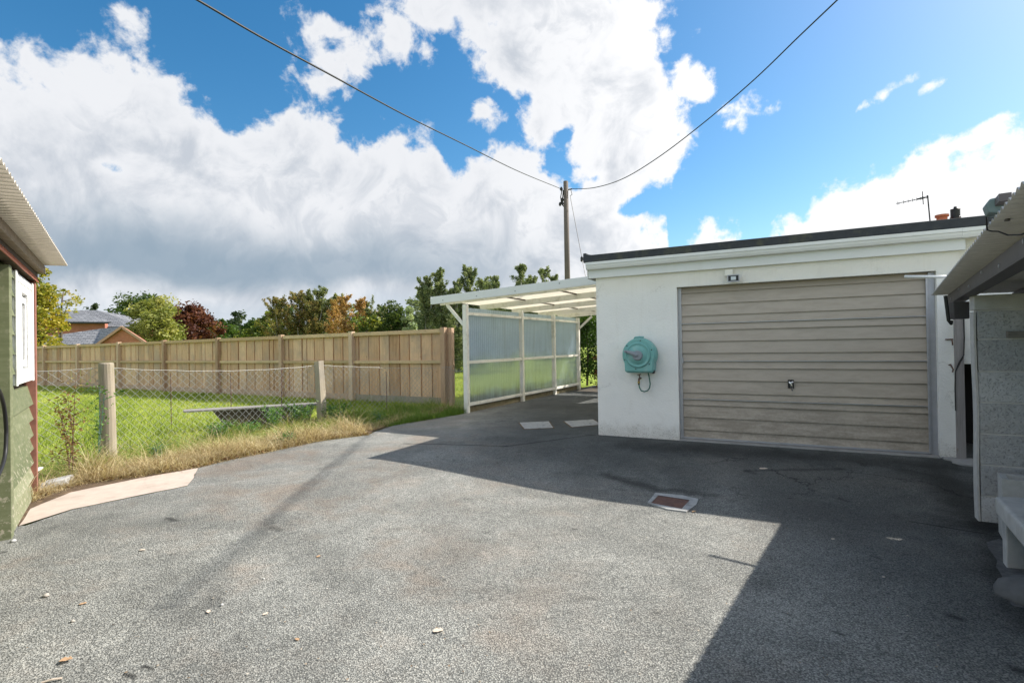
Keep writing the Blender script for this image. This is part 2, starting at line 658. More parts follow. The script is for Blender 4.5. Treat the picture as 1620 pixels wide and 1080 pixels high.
    seg(GT(640, 702), GT(800, 706), 0.05, 0.55, 0.06)
    seg(GT(800, 706), GT(940, 688), 0.05, 0.5, 0.06)
    for (x, y, r_, a_) in [(200, 1068, .03, .7), (228, 1055, .02, .7), (265, 820, .04, .6), (430, 835, .05, .5), (1505, 975, .05, .6), (1320, 1000, .02, .6), (1610, 1060, .06, .7),
                           (1380, 880, .03, .4), (1240, 970, .03, .4), (1180, 745, .06, .4), (1330, 790, .05, .4)]:
        seg(GT(x, y), GT(x + 12, y + 4), r_, a_, 0.04)
    # moss by garage and carport; its dark colour also paints the shade deeper
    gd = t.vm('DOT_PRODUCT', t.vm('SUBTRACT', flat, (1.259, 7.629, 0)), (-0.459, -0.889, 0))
    moss_shade = t.ss(t.m('ADD', gd, t.m('MULTIPLY', t.m('SUBTRACT', big, .5), 3.0)), 3.2, 0.5)
    moss_shade = t.m('MULTIPLY', moss_shade, t.ss(px, -1.2, 0.6))
    side = t.m('MULTIPLY', t.ss(t.m('ADD', px, t.m('MULTIPLY', t.m('SUBTRACT', mid, .5), 1.2)), 1.4, 2.6), 0.75)  # the same darkening over the right-hand ground
    moss_shade = t.m('MAXIMUM', moss_shade, side)
    c = t.mix(t.m('MULTIPLY', moss_shade, 0.80), c, (0.060, 0.070, 0.075))
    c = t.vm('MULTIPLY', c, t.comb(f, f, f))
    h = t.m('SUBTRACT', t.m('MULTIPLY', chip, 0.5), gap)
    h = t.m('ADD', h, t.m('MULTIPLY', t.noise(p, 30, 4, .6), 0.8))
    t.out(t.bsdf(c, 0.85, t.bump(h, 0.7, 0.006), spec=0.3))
    return m


def mat_render_wall():
    m, t = newmat('roughcast_render')
    p = t.pos()
    r1 = t.noise(p, 46, 5, 0.65)
    r2 = t.noise(p, 9, 4, 0.6)
    b = t.noise(p, 1.3, 6, 0.6)
    c = t.mix(t.ss(b, 0.35, 0.7), (0.85, 0.845, 0.825), (0.78, 0.775, 0.755))
    z = t.sep(p)[2]
    stk = t.ss(t.noise(t.mapping(p, scale=(7, 7, .35)), 1.0, 6, .7), .52, .68)
    c = t.mix(t.m('MULTIPLY', t.m('MULTIPLY', stk, t.ss(z, .6, 2.3)), .18), c, (0.52, 0.49, 0.43))
    pt = t.ss(t.noise(p, 3.0, 7, .65, .7), .54, .66)
    c = t.mix(t.m('MULTIPLY', pt, .22), c, (0.58, 0.57, 0.54))
    ck = t.n('ShaderNodeTexVoronoi', feature='DISTANCE_TO_EDGE')
    ck.inputs['Scale'].default_value = 0.9
    t.set(ck.inputs['Vector'], t.vm('ADD', p, t.vm('MULTIPLY', t.noise(p, 3.0, 6, .7, .0, True), (0.6, 0.6, 0.6))))
    crk = t.m('MULTIPLY', t.ss(ck.outputs['Distance'], 0.006, 0.001), t.ss(t.noise(p, 1.1, 3, .5), .52, .6))
    c = t.mix(t.m('MULTIPLY', crk, .45), c, (0.3, 0.28, 0.25))
    cream = t.ss(z, 1.95, 2.3)
    c = t.mix(t.m('MULTIPLY', cream, 0.4), c, (0.72, 0.655, 0.51))
    foot = t.ss(t.m('ADD', z, t.m('MULTIPLY', t.m('SUBTRACT', r2, .5), .35)), 0.26, 0.0)
    spots = t.ss(t.noise(p, 60, 4, 0.7), 0.52, 0.62)
    c = t.mix(t.m('MULTIPLY', t.m('MULTIPLY', foot, spots), 0.75), c, (0.25, 0.24, 0.22))
    c = t.mix(t.m('MULTIPLY', foot, 0.5), c, (0.5, 0.48, 0.44))
    h = t.m('ADD', r1, t.m('MULTIPLY', r2, 0.5))
    t.out(t.bsdf(c, 0.85, t.bump(h, 0.5, 0.010), spec=0.25))
    return m


def mat_blocks(name, col, joint=None):
    m, t = newmat(name)
    co = t.coord()
    ti = t.attr()
    n1 = t.noise(co, 28, 5, 0.7)
    pits = t.ss(t.noise(co, 75, 4, 0.65), 0.56, 0.64)
    f = t.m('ADD', t.m('MULTIPLY', t.m('SUBTRACT', n1, .5), 0.8), t.m('ADD', 0.62, t.m('MULTIPLY', ti, 0.76)))
    c = t.vm('MULTIPLY', t.mix(0.0, col, col), t.comb(f, f, f))
    c = t.mix(t.m('MULTIPLY', pits, 0.35), c, (0.08, 0.085, 0.09))
    c = t.mix(t.m('MULTIPLY', t.ss(t.noise(co, 3.5, 5, 0.6), .5, .75), 0.4), c, (0.28, 0.25, 0.21))
    t.out(t.bsdf(c, 0.92, t.bump(t.m('SUBTRACT', n1, pits), 0.6, 0.008), spec=0.15))
    return m


def mat_corrugated(name, col, rough=0.5, metal=0.6, rust=0.3):
    m, t = newmat(name)
    co = t.coord()
    n1 = t.noise(co, 2.5, 6, 0.65)
    n2 = t.noise(co, 18, 5, 0.6)
    f = t.m('ADD', 0.75, t.m('MULTIPLY', n2, 0.5))
    c = t.vm('MULTIPLY', t.mix(0.0, col, col), t.comb(f, f, f))
    c = t.mix(t.m('MULTIPLY', t.ss(n1, 0.5, 0.75), rust), c, (0.30, 0.24, 0.17))
    t.out(t.bsdf(c, rough, None, metal, 0.4))
    return m


def mat_clear_sheet(name, tint_col, alpha, diff_col, rough=0.18, lo=None):
    """weathered corrugated plastic: partly clear, partly scattering"""
    m, t = newmat(name)
    p = t.pos()
    gl = t.n('ShaderNodeBsdfPrincipled')
    gl.inputs['Base Color'].default_value = (*tint_col, 1)
    gl.inputs['Roughness'].default_value = rough
    gl.inputs['IOR'].default_value = 1.12
    gl.inputs['Transmission Weight'].default_value = 1.0
    dc = t.mix(t.noise(p, 3, 5, .6), diff_col, tuple(c * 0.8 for c in diff_col))
    if lo is not None:
        gz = t.m('ADD', t.sep(p)[2], t.m('MULTIPLY', t.m('SUBTRACT', t.noise(t.mapping(p, scale=(9, 9, 1.2)), 1.0, 6, .7), .5), .7))
        dc = t.mix(t.m('MULTIPLY', t.ss(gz, .55, .1), .75), dc, (0.20, 0.19, 0.15))
        dc = t.mix(t.m('MULTIPLY', t.ss(t.noise(t.mapping(p, scale=(6, 6, .5)), 1.0, 6, .7), .52, .7), .35), dc, (0.30, 0.34, 0.36))
    df = t.bsdf(dc, 0.35, spec=0.5)
    tr = t.n('ShaderNodeBsdfTranslucent')
    t.set(tr.inputs[0], dc)
    m1 = t.n('ShaderNodeMixShader')
    m1.inputs[0].default_value = 0.55
    t.t.links.new(df, m1.inputs[1])
    t.t.links.new(tr.outputs[0], m1.inputs[2])
    m2 = t.n('ShaderNodeMixShader')
    a_ = alpha
    if lo is not None:
        z = t.sep(p)[2]
        wob = t.m('MULTIPLY', t.m('SUBTRACT', t.noise(p, 2.0, 5, .6), .5), .5)
        g_ = t.ss(t.m('ADD', z, wob), 0.85, 1.25)
        a_ = t.m('ADD', lo, t.m('MULTIPLY', g_, alpha - lo))
        # grimy splash band at the foot
        g2 = t.ss(t.m('ADD', z, wob), 0.5, 0.2)
        a_ = t.m('ADD', a_, t.m('MULTIPLY', g2, 0.35), clamp=True)
    t.set(m2.inputs[0], a_)
    t.t.links.new(gl.outputs[0], m2.inputs[1])
    t.t.links.new(m1.outputs[0], m2.inputs[2])
    t.out(m2.outputs[0])
    return m


def mat_weatherboard():
    m, t = newmat('green_weatherboard')
    co = t.coord()
    p = t.pos()
    n1 = t.noise(t.mapping(co, scale=(1, 1, 6)), 5, 6, 0.65)
    c = t.ramp(t.m('ADD', t.m('MULTIPLY', n1, .55), t.m('MULTIPLY', t.attr(), .5)), [(0.25, (0.10, 0.12, 0.06)), (0.5, (0.16, 0.175, 0.095)), (0.8, (0.27, 0.28, 0.18))])
    z = t.sep(p)[2]
    flake = t.m('MULTIPLY', t.ss(t.noise(co, 22, 6, 0.7), 0.54, 0.62), t.m('ADD', .25, t.ss(z, 0.9, 0.15)))
    c = t.mix(t.m('MULTIPLY', flake, 0.8), c, (0.42, 0.38, 0.30))
    t.out(t.bsdf(c, 0.6, t.bump(n1, .2, .004), spec=0.35))
    return m


def mat_brick(name, c1, c2, mortar, sc=1.0):
    m, t = newmat(name)
    co = t.coord()
    x, y, z = t.sep(co)
    bt = t.n('ShaderNodeTexBrick')
    t.set(bt.inputs['Vector'], t.comb(t.m('ADD', x, y), z, 0.0))
    bt.inputs['Color1'].default_value = (*c1, 1)
    bt.inputs['Color2'].default_value = (*c2, 1)
    bt.inputs['Mortar'].default_value = (*mortar, 1)
    bt.inputs['Scale'].default_value = 1.0
    bt.inputs['Brick Width'].default_value = 0.225 * sc
    bt.inputs['Row Height'].default_value = 0.075 * sc
    bt.inputs['Mortar Size'].default_value = 0.01 * sc
    n_ = t.noise(co, 1.2, 5, .6)
    f = t.m('ADD', .75, t.m('MULTIPLY', n_, .5))
    t.out(t.bsdf(t.vm('MULTIPLY', bt.outputs[0], t.comb(f, f, f)), 0.9, spec=.2))
    return m


def mat_slate():
    m, t = newmat('roof_slate')
    co = t.coord()
    x, y, z = t.sep(co)
    bt = t.n('ShaderNodeTexBrick')
    t.set(bt.inputs['Vector'], t.comb(t.m('ADD', x, t.m('MULTIPLY', y, .6)), z, 0.0))
    bt.inputs['Color1'].default_value = (0.20, 0.20, 0.205, 1)
    bt.inputs['Color2'].default_value = (0.29, 0.29, 0.295, 1)
    bt.inputs['Mortar'].default_value = (0.07, 0.07, 0.08, 1)
    bt.inputs['Scale'].default_value = 1.0
    bt.inputs['Brick Width'].default_value = 0.5
    bt.inputs['Row Height'].default_value = 0.16
    bt.inputs['Mortar Size'].default_value = 0.025
    f = t.m('ADD', .7, t.m('MULTIPLY', t.noise(co, .9, 6, .6), .6))
    t.out(t.bsdf(t.vm('MULTIPLY', bt.outputs[0], t.comb(f, f, f)), 0.6, spec=.4))
    return m


def mat_grassland():
    m, t = newmat('grassland')
    p = t.pos()
    c = t.ramp(t.m('ADD', t.m('MULTIPLY', t.noise(p, 1.6, 6, .65), .6), t.m('MULTIPLY', t.noise(p, 30, 4, .7), .4)),
               [(0.3, (0.13, 0.18, 0.02)), (0.5, (0.23, 0.30, 0.04)), (0.7, (0.34, 0.38, 0.08))])
    t.out(t.bsdf(c, 0.9, t.bump(t.noise(p, 60, 4, .7), .5, .03), spec=.15))
    return m


MT = {}
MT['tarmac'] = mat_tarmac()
MT['render'] = mat_render_wall()
MT['grassland'] = mat_grassland()
MT['soil'] = simple('soil', (0.105, 0.07, 0.042), 0.95, 0.6, 14, 0.8, 40, dirt=(0.25, 0.17, 0.10), dscale=9, damt=.7)
MT['path'] = simple('path_concrete', (0.50, 0.41, 0.345), 0.9, 0.22, 9, 0.5, 90, dirt=(0.30, 0.25, 0.2), dscale=3, damt=.45)
MT['concrete'] = simple('pale_concrete', (0.46, 0.455, 0.44), 0.9, 0.3, 10, 0.6, 70, dirt=(0.22, 0.22, 0.21), dscale=4, damt=.5)
MT['chipped'] = simple('chipped_concrete', (0.38, 0.38, 0.37), .95, .5, 25, .8, 60, dirt=(0.10, 0.105, 0.105), dscale=12, damt=.7)
MT['concrete_dark'] = simple('grey_concrete', (0.27, 0.27, 0.265), 0.92, 0.3, 12, 0.6, 60, dirt=(0.1, 0.1, 0.095), dscale=4, damt=.5)
MT['block'] = mat_blocks('breeze_block', (0.45, 0.45, 0.46))
MT['mortar'] = simple('mortar', (0.50, 0.485, 0.465), 0.95, 0.25, 20, 0.6, 80)
MT['white_pvc'] = simple('white_pvc', (0.72, 0.73, 0.73), 0.35, 0.05, 3, dirt=(0.6, 0.6, 0.55), dscale=2.2, damt=.3)
MT['white_paint'] = simple('white_gloss_paint', (0.79, 0.77, 0.70), 0.45, 0.08, 4, 0.15, 30, dirt=(0.46, 0.43, 0.33), dscale=6, damt=.55)
MT['flaky_white'] = simple('flaking_white_paint', (0.78, 0.78, 0.76), 0.55, 0.1, 8, 0.3, 40, dirt=(0.42, 0.37, 0.3), dscale=14, damt=.55)
MT['felt'] = simple('roof_felt', (0.045, 0.05, 0.058), 0.85, 0.4, 10, 0.6, 120, dirt=(0.10, 0.10, 0.06), dscale=5, damt=.6)
MT['steel'] = simple('galvanised_steel', (0.42, 0.42, 0.45), 0.45, 0.2, 12, metal=0.6)
MT['chrome'] = simple('chrome', (0.75, 0.75, 0.77), 0.15, 0.05, 5, metal=1.0)
MT['black'] = simple('black_plastic', (0.02, 0.02, 0.022), 0.45, 0.2, 10)
MT['cable'] = simple('black_cable', (0.018, 0.018, 0.02), 0.5, 0.1, 10)
MT['brown_steel'] = simple('painted_steel_beam', (0.115, 0.105, 0.105), 0.55, 0.3, 8, 0.15, 60, dirt=(0.05, 0.045, 0.045), dscale=4, damt=.6)
MT['teal'] = simple('teal_plastic', (0.17, 0.40, 0.385), 0.55, 0.18, 9, 0.1, 60, dirt=(0.34, 0.48, 0.45), dscale=6, damt=.6)
MT['grey_plastic'] = simple('grey_plastic', (0.24, 0.27, 0.30), 0.5, 0.1, 8)
MT['hose_green'] = simple('green_hose', (0.06, 0.16, 0.13), 0.5, 0.1, 8)
MT['brass'] = simple('tap_brass', (0.36, 0.27, 0.08), 0.4, 0.1, 8, metal=.7)
MT['rust'] = simple('rusty_iron', (0.135, 0.075, 0.06), 0.85, 0.5, 24, 0.6, 70, dirt=(0.22, 0.10, 0.06), dscale=9, damt=.6)
MT['red_paint'] = simple('rust_red_paint', (0.30, 0.13, 0.095), 0.6, 0.25, 7, dirt=(0.13, 0.06, 0.045), dscale=8, damt=.5)
MT['orange_paint'] = simple('orange_paint', (0.60, 0.20, 0.12), 0.6, 0.1, 7)
MT['terracotta'] = simple('terracotta', (0.45, 0.15, 0.09), 0.8, 0.15, 7)
MT['board'] = mat_weatherboard()
MT['shed_roof'] = mat_corrugated('shed_roof_sheet', (0.60, 0.54, 0.46), 0.6, 0.1, 0.35)
MT['lean_roof'] = mat_corrugated('lean_to_sheet', (0.52, 0.50, 0.475), 0.5, 0.2, 0.2)
MT['fence_wood'] = wood('fence_timber', [(0.28, 0.155, 0.08), (0.53, 0.335, 0.20), (0.70, 0.48, 0.31)], 'z', grey=(0.37, 0.29, 0.225))
MT['fence_rail'] = wood('fence_rail_timber', [(0.30, 0.19, 0.095), (0.52, 0.355, 0.205), (0.64, 0.47, 0.29)], 'x', grey=(0.40, 0.32, 0.20), green=.12)
MT['post_wood'] = wood('post_timber', [(0.25, 0.155, 0.095), (0.45, 0.30, 0.20), (0.58, 0.43, 0.31)], 'z', green=.15)
MT['old_post'] = wood('old_post_timber', [(0.12, 0.095, 0.065), (0.28, 0.23, 0.165), (0.40, 0.345, 0.265)], 'z', grey=(0.27, 0.25, 0.21), green=.35)
MT['dark_wood'] = wood('dark_timber', [(0.035, 0.026, 0.02), (0.075, 0.056, 0.04), (0.12, 0.095, 0.07)], 'x')
MT['beam_wood'] = wood('eaves_timber', [(0.10, 0.075, 0.055), (0.25, 0.20, 0.15), (0.38, 0.31, 0.25)], 'y', grey=(0.28, 0.25, 0.22))
MT['plank'] = wood('grey_plank', [(0.12, 0.105, 0.10), (0.22, 0.20, 0.195), (0.33, 0.31, 0.30)], 'z', grey=(0.26, 0.25, 0.25))
MT['pole_wood'] = wood('pole_timber', [(0.055, 0.045, 0.04), (0.11, 0.09, 0.08), (0.18, 0.15, 0.13)], 'z', scale=.5)
MT['carport_roof'] = mat_clear_sheet('carport_roof_sheet', (0.95, 0.93, 0.85), 0.82, (0.82, 0.76, 0.60), 0.2)
MT['carport_side'] = mat_clear_sheet('carport_side_sheet', (0.90, 0.93, 0.97), 0.95, (0.56, 0.66, 0.79), 0.22, lo=0.50)
MT['brick'] = mat_brick('red_brick', (0.38, 0.125, 0.08), (0.45, 0.165, 0.105), (0.37, 0.21, 0.16))
MT['slate'] = mat_slate()
MT['glass'] = simple('window_glass', (0.30, 0.31, 0.32), 0.12, 0.2, 3, spec=0.7)
MT['lens'] = simple('lamp_glass', (0.55, 0.58, 0.6), 0.1, 0.1, 3, spec=0.8)
MT['wire'] = simple('galvanised_wire', (0.38, 0.385, 0.38), 0.5, 0.3, 20, metal=0.3)
MT['lamp_green'] = simple('weathered_lamp_housing', (0.16, 0.22, 0.22), 0.5, 0.25, 20)
MT['dark_void'] = simple('dark_store_interior', (0.012, 0.012, 0.013), 0.95, 0.2, 5)
MT['bark'] = simple('bark', (0.11, 0.085, 0.065), 0.95, 0.4, 6, 0.5, 20)
MT['birch_bark'] = simple('birch_bark', (0.52, 0.50, 0.46), 0.9, 0.3, 5, 0.4, 20, dirt=(0.08, 0.075, 0.07), dscale=6, damt=.8)
MT['dry_leaf'] = simple('dry_leaf', (0.45, 0.29, 0.17), 0.8, 0.3, 60)
MT['pale_leaf'] = simple('pale_leaf', (0.62, 0.52, 0.42), 0.8, 0.2, 60)
MT['stone'] = simple('pebble', (0.42, 0.38, 0.33), 0.85, 0.3, 50)


# door leaf: warm grey-beige paint with grime gathering on the lower panels
def mat_door():
    m, t = newmat('garage_door_paint')
    p = t.pos()
    z = t.sep(p)[2]
    n1 = t.noise(t.mapping(p, scale=(1, 1, 5)), 3.0, 7, .7, .3)
    n2 = t.noise(p, 30, 5, .7)
    c = t.mix(t.ss(n1, .35, .7), (0.44, 0.385, 0.325), (0.375, 0.325, 0.27))
    g = t.m('MULTIPLY', t.ss(z, 1.0, 0.1), t.ss(t.m('ADD', t.m('MULTIPLY', n1, .6), t.m('MULTIPLY', n2, .4)), .36, .62))
    c = t.mix(t.m('MULTIPLY', g, .62), c, (0.19, 0.165, 0.13))
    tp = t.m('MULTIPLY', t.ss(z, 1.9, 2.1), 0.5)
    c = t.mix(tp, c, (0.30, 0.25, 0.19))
    t.out(t.bsdf(c, 0.5, spec=.4))
    return m


MT['door'] = mat_door()

# ------------------------------------------------------------------ frames of the main structures
GF = Frame((1.259, 7.629, 0), (0.889, -0.459, 0), (-0.459, -0.889, 0))       # garage front: s to the right, o towards the yard
SF = Frame((-4.535, 4.842, 0), (0.609, -0.793, 0), (0.793, 0.609, 0))        # shed wall: s towards the house, o into the yard
LF = Frame((4.2, 5.14, 0), (-0.582, -0.813, 0), (-0.813, 0.582, 0))       # lean-to eaves: s towards the house, o out into the yard
CF = Frame((-0.926, 10.357, 0), (0.501, 0.866, 0), (-0.866, 0.501, 0))       # carport side: s away, o out to the lawn
WF = Frame((-1.59, 11.927, 0), (-0.881, 0.474, 0), (-0.474, -0.881, 0))      # timber fence: s to the left, o towards the yard


# ================================================================== SETTING
def poly_sheet(name, poly, z, m, kind='structure', noise_edge=0.0):
    mb = MB()
    pts_ = []
    for i, a in enumerate(poly):
        b = poly[(i + 1) % len(poly)]
        a, b = Vector((a[0], a[1], z)), Vector((b[0], b[1], z))
        n = max(1, int((b - a).length / 0.12)) if noise_edge else 1
        for k in range(n):
            q = a.lerp(b, k / n)
            if noise_edge and k:
                q += Vector((random.uniform(-1, 1), random.uniform(-1, 1), 0)) * noise_edge
            pts_.append(q)
    mb.add(pts_, [tuple(range(len(pts_)))])
    o = mb.build(name, m, loc=(0, 0, 0))
    bm = bmesh.new()
    bm.from_mesh(o.data)
    for ax in (0, 1):
        lo, hi = min(p_[ax] for p_ in pts_), max(p_[ax] for p_ in pts_)
        k = math.ceil(lo / .3)
        while k * .3 < hi:
            co_, no_ = [0, 0, 0], [0, 0, 0]
            co_[ax], no_[ax] = k * .3 + .0013, 1
            bmesh.ops.bisect_plane(bm, geom=bm.verts[:] + bm.edges[:] + bm.faces[:], plane_co=co_, plane_no=no_)
            k += 1
    for v_ in bm.verts:
        v_.co.z = z + hz(v_.co.x, v_.co.y)
    bmesh.ops.recalc_face_normals(bm, faces=bm.faces)
    bm.to_mesh(o.data)
    bm.free()
    if o.data.polygons[0].normal.z < 0:
        o.data.flip_normals()
    tag(o, kind=kind)
    return o


# the ground, one sheet out to the horizon
gm = MB()
_ax = [-2500, -1200, -500, -200, -80, -40] + [-20 + .5 * i for i in range(34)] + [-3 + .25 * i for i in range(48)] + [9 + i for i in range(8)] + [20, 40, 100, 300, 900, 2500]


def ground_pt(u, v):
    x, y = _ax[round(u * (len(_ax) - 1))], _ax[round(v * (len(_ax) - 1))]
    return Vector((x, y, hz(x, y) - .018))


gm.sheet(ground_pt, len(_ax) - 1, len(_ax) - 1)
tag(gm.build('ground', MT['grassland'], loc=(0, 0, 0)), kind='structure')

verge_px = [(0, 862), (40, 832), (115, 806), (296, 769), (313, 741), (360, 728), (420, 716), (500, 699), (545, 693), (583, 688),
            (590, 684), (620, 674), (655, 665), (690, 659), (725, 654)]
verge = [G(x, y) for x, y in verge_px]
yard = [(-6.0, -4.0), (-4.0, 0.5), SF.p(3.9, -.4, 0)[:2], SF.p(.7, -.25, 0)[:2]] + [(p.x, p.y) for p in verge[1:]] + [(CF.p(0, .1, 0).x, CF.p(0, .1, 0).y), (CF.p(7.3, .1, 0).x, CF.p(7.3, .1, 0).y),
        (5.0, 15.2), (9, 13), (9, -3)]
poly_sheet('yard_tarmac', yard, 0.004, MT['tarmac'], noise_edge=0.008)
# concrete path strip by the shed
poly_sheet('path', [G(x, y)[:2] for x, y in [(30, 833), (115, 806), (296, 769), (304, 760), (313, 741), (222, 757), (111, 780), (48, 806)]], 0.009, MT['path'], noise_edge=0.006)
# bare earth beneath the dry verge
soil = [G(x, y)[:2] for x, y in verge_px[1:10]]
soil = [G(30, 834)[:2]] + [G(x, y)[:2] for x, y in [(48, 806), (111, 780), (222, 757), (313, 741), (360, 727), (420, 715), (500, 698), (545, 692), (583, 687)]] + \
       [G(x, y)[:2] for x, y in [(590, 683), (620, 673), (655, 664), (690, 658), (730, 652)]] + \
       [CF.p(6.4, .06, 0)[:2], CF.p(6.4, .35, 0)[:2], CF.p(0, .5, 0)[:2]] + \
       [G(x, y)[:2] for x, y in [(640, 656), (560, 676), (470, 694), (400, 705), (300, 722), (180, 735), (60, 745), (-40, 770)]]
poly_sheet('soil_strip', soil, 0.0055, MT['soil'], noise_edge=0.02)
# sunlit slab of paving beyond the carport
poly_sheet('paving', [CF.p(5.2, -.15, 0)[:2], CF.p(6.3, -.15, 0)[:2], CF.p(6.3, -2.6, 0)[:2], CF.p(5.0, -2.6, 0)[:2]], 0.0095, MT['path'], noise_edge=0.004)


# hills on the horizon
def hill_h(az, r):
    a = az
    rid = 34 + 10 * math.sin(a * 5.0 + 1) + 7 * math.sin(a * 11 + 2) + 4 * math.sin(a * 23) + 2.2 * math.sin(a * 47 + 1)
    return rid


hm = MB()
NR, NA = 26, 150


def hill_pt(u, v):
    az = R(-80 + 160 * u)
    r = 330 + 900 * v
    prof = math.sin(min(1, v * 1.15) * math.pi / 2) ** 1.3
    h = -0.5 + hill_h(az, r) * prof + prof * 2.5 * math.sin(r * 0.02 + az * 30)
    if v > .88:
        h -= (v - .88) * 200
    return Vector((math.sin(az) * r, math.cos(az) * r, h * 1.35))


hm.sheet(hill_pt, NA, NR)
MT['hill'] = simple('hill_pasture', (0.075, 0.10, 0.05), 0.95, 0.5, 0.02, dirt=(0.035, 0.05, 0.03), dscale=.012, damt=.8)
tag(hm.build('hills', MT['hill'], loc=(0, 0, 0), smooth=True), kind='structure')


# ================================================================== plants
def leaf_cloud(centers, radii, per, size, flat=0.55, seed=0, squash=0.8):
    """leaf-sized quads scattered round cluster centres"""
    rng = np.random.default_rng(seed)
    cen = np.repeat(np.asarray(centers, float), per, axis=0)
    rad = np.repeat(np.asarray(radii, float), per)
    n = len(cen)
    d = rng.normal(size=(n, 3))
    d /= np.linalg.norm(d, axis=1, keepdims=True) + 1e-9
    rr = rad * np.cbrt(rng.random(n)) * rng.uniform(.75, 1.25, n)
    off = d * rr[:, None]
    off[:, 2] *= squash
    p = cen + off
    a = rng.normal(size=(n, 3))
    a[:, 2] *= 0.6
    a /= np.linalg.norm(a, axis=1, keepdims=True)
    b = rng.normal(size=(n, 3))
    b -= a * np.sum(a * b, 1, keepdims=True)
    b /= np.linalg.norm(b, axis=1, keepdims=True)
    s = size * rng.uniform(.6, 1.35, n)[:, None]
    v = np.stack([p - a * s * .5, p + b * s * flat * .5, p + a * s * .5, p - b * s * flat * .5], 1).reshape(-1, 3)
    f = np.arange(n * 4).reshape(-1, 4)
    ct = np.repeat(rng.random(len(centers)), per)
    t = np.clip(ct * .55 + rng.random(n) * .45, 0, 1)
    return v, f, np.repeat(t, 4)


def limbs(mb, base, top, crown_c, crown_r, n, r0, rng):
    """trunk and limbs that taper"""
    base, top = Vector(base), Vector(top)
    ptsT = []
    k = 6
    for i in range(k + 1):
        q = base.lerp(top, i / k)
        if 0 < i:
            q += Vector((rng.uniform(-1, 1), rng.uniform(-1, 1), 0)) * (r0 * .6)
        ptsT.append(q)
    mb.tube(ptsT, [r0 * (1 - .8 * i / k) for i in range(k + 1)], 7)
    for j in range(n):
        f0 = rng.uniform(.25, .9)
        a = base.lerp(top, f0)
        th = rng.uniform(0, 2 * math.pi)
        el = rng.uniform(.15, 1.0)
        e = Vector(crown_c) + Vector((math.cos(th) * crown_r[0], math.sin(th) * crown_r[1], (el - .4) * crown_r[2])) * rng.uniform(.55, .95)
        mid = a.lerp(e, .5) + Vector((0, 0, .1 * (e - a).length))
        rr = r0 * (1 - .75 * f0) * .55
        mb.tube([a, mid, e], [rr, rr * .6, rr * .2], 5)


def tree(name, label, cx, top_y, D, width_px, m_leaf, n_cl=60, per=110, leaf=0.16, base_frac=0.15, bark='bark', kind='round', seed=1,
         group=None, trunks=1, cl_r=0.17, cat='tree', lean=0.0, r0=None):
    rng = random.Random(seed)
    topz = at(cx, top_y, D).z
    x0 = at(cx, 540, D).x
    rx = width_px / 2 / FPX * D
    H = topz
    zc = H * (base_frac + (1 - base_frac) * .5)
    rz = H * (1 - base_frac) * .5
    root = thing(name, (x0, D, 0), label, cat, group)
    cs, rs = [], []
    nrg = np.random.default_rng(seed)
    tops = []
    for k in range(trunks):
        tx = x0 + (0 if trunks == 1 else (k - (trunks - 1) / 2) * rx * 1.3 / max(1, trunks - 1) * rng.uniform(.8, 1.1))
        ty = D + (0 if trunks == 1 else rng.uniform(-.5, .5) * rx)
        hh = H * (1 if (trunks == 1 or k == trunks // 2) else rng.uniform(.84, .97))
        tops.append((tx, ty, hh))
    for i in range(n_cl if kind == 'round' else int(n_cl * 1.7)):
        if kind == 'round':
            while True:
                q = nrg.uniform(-1, 1, 3)
                l = np.linalg.norm(q)
                if .35 < l < 1:
                    break
            bump_ = 1 + .20 * math.sin(4 * math.atan2(q[2], q[0]) + seed) + .13 * math.sin(9 * math.atan2(q[2], q[0]) + 2 * seed) + .10 * math.sin(5 * math.atan2(q[1], q[0]) + seed)
            w_ = bump_ * (1.0 if q[2] > -0.2 else .92)
            cs.append((x0 + q[0] * rx * w_ * .84, D + q[1] * rx * w_ * .84, zc + q[2] * rz * (.94 + .06 * bump_)))
            rs.append(cl_r * (rx + rz) * rng.choice((.45, .6, .8, 1.0, 1.2)))
        else:                                                   # upright: feathery rising branches
            tx, ty, hh = tops[i % trunks]
            f = rng.random() ** .85
            z0 = hh * (base_frac * .6 + (.93 - base_frac * .6) * f)
            th = rng.uniform(0, 2 * math.pi)
            reach = rx * (1.0 if trunks == 1 else .72) * (.22 + .80 * math.sin(math.pi * min(1, .15 + .80 * f))) * rng.uniform(.45, 1.1)
            rise = min(hh * .98 - z0, reach * rng.uniform(.2, 1.3))
            for k in range(7):
                u_ = (k + .6) / 7
                cs.append((tx + math.cos(th) * reach * u_ ** .9, ty + math.sin(th) * reach * u_ ** .9, z0 + rise * u_ ** 1.3))
                rs.append(1.45 * cl_r * (rx + .35 * rz) * rng.uniform(.5, 1.35) * (1 - .45 * f) * (1.15 - .5 * u_))
    if kind != 'round':
        per = max(10, int(per * .36))
        leaf *= .66
    v, f, t = leaf_cloud(cs, rs, per, leaf, seed=seed, squash=.85 if kind == 'round' else 1.15)
    keep = v[:, 2].reshape(-1, 4).min(1) > 0.05
    idx = np.repeat(keep, 4)
    v = v[idx]; t = t[idx]
    f = np.arange(len(v)).reshape(-1, 4)
    np_mesh('crown', v, f, t, m_leaf, root)
    mb = MB()
    r_ = r0 or H * .018
    for tx, ty, hh in tops:
        limbs(mb, (tx, ty, 0), (tx + lean * .8, ty, hh * .9), (tx, ty, zc), (rx if trunks == 1 else rx * .4, rx if trunks == 1 else rx * .4, rz), 9 if trunks == 1 else 6, r_, rng)
    mb.build('trunk', MT[bark], root, smooth=True)
    return root


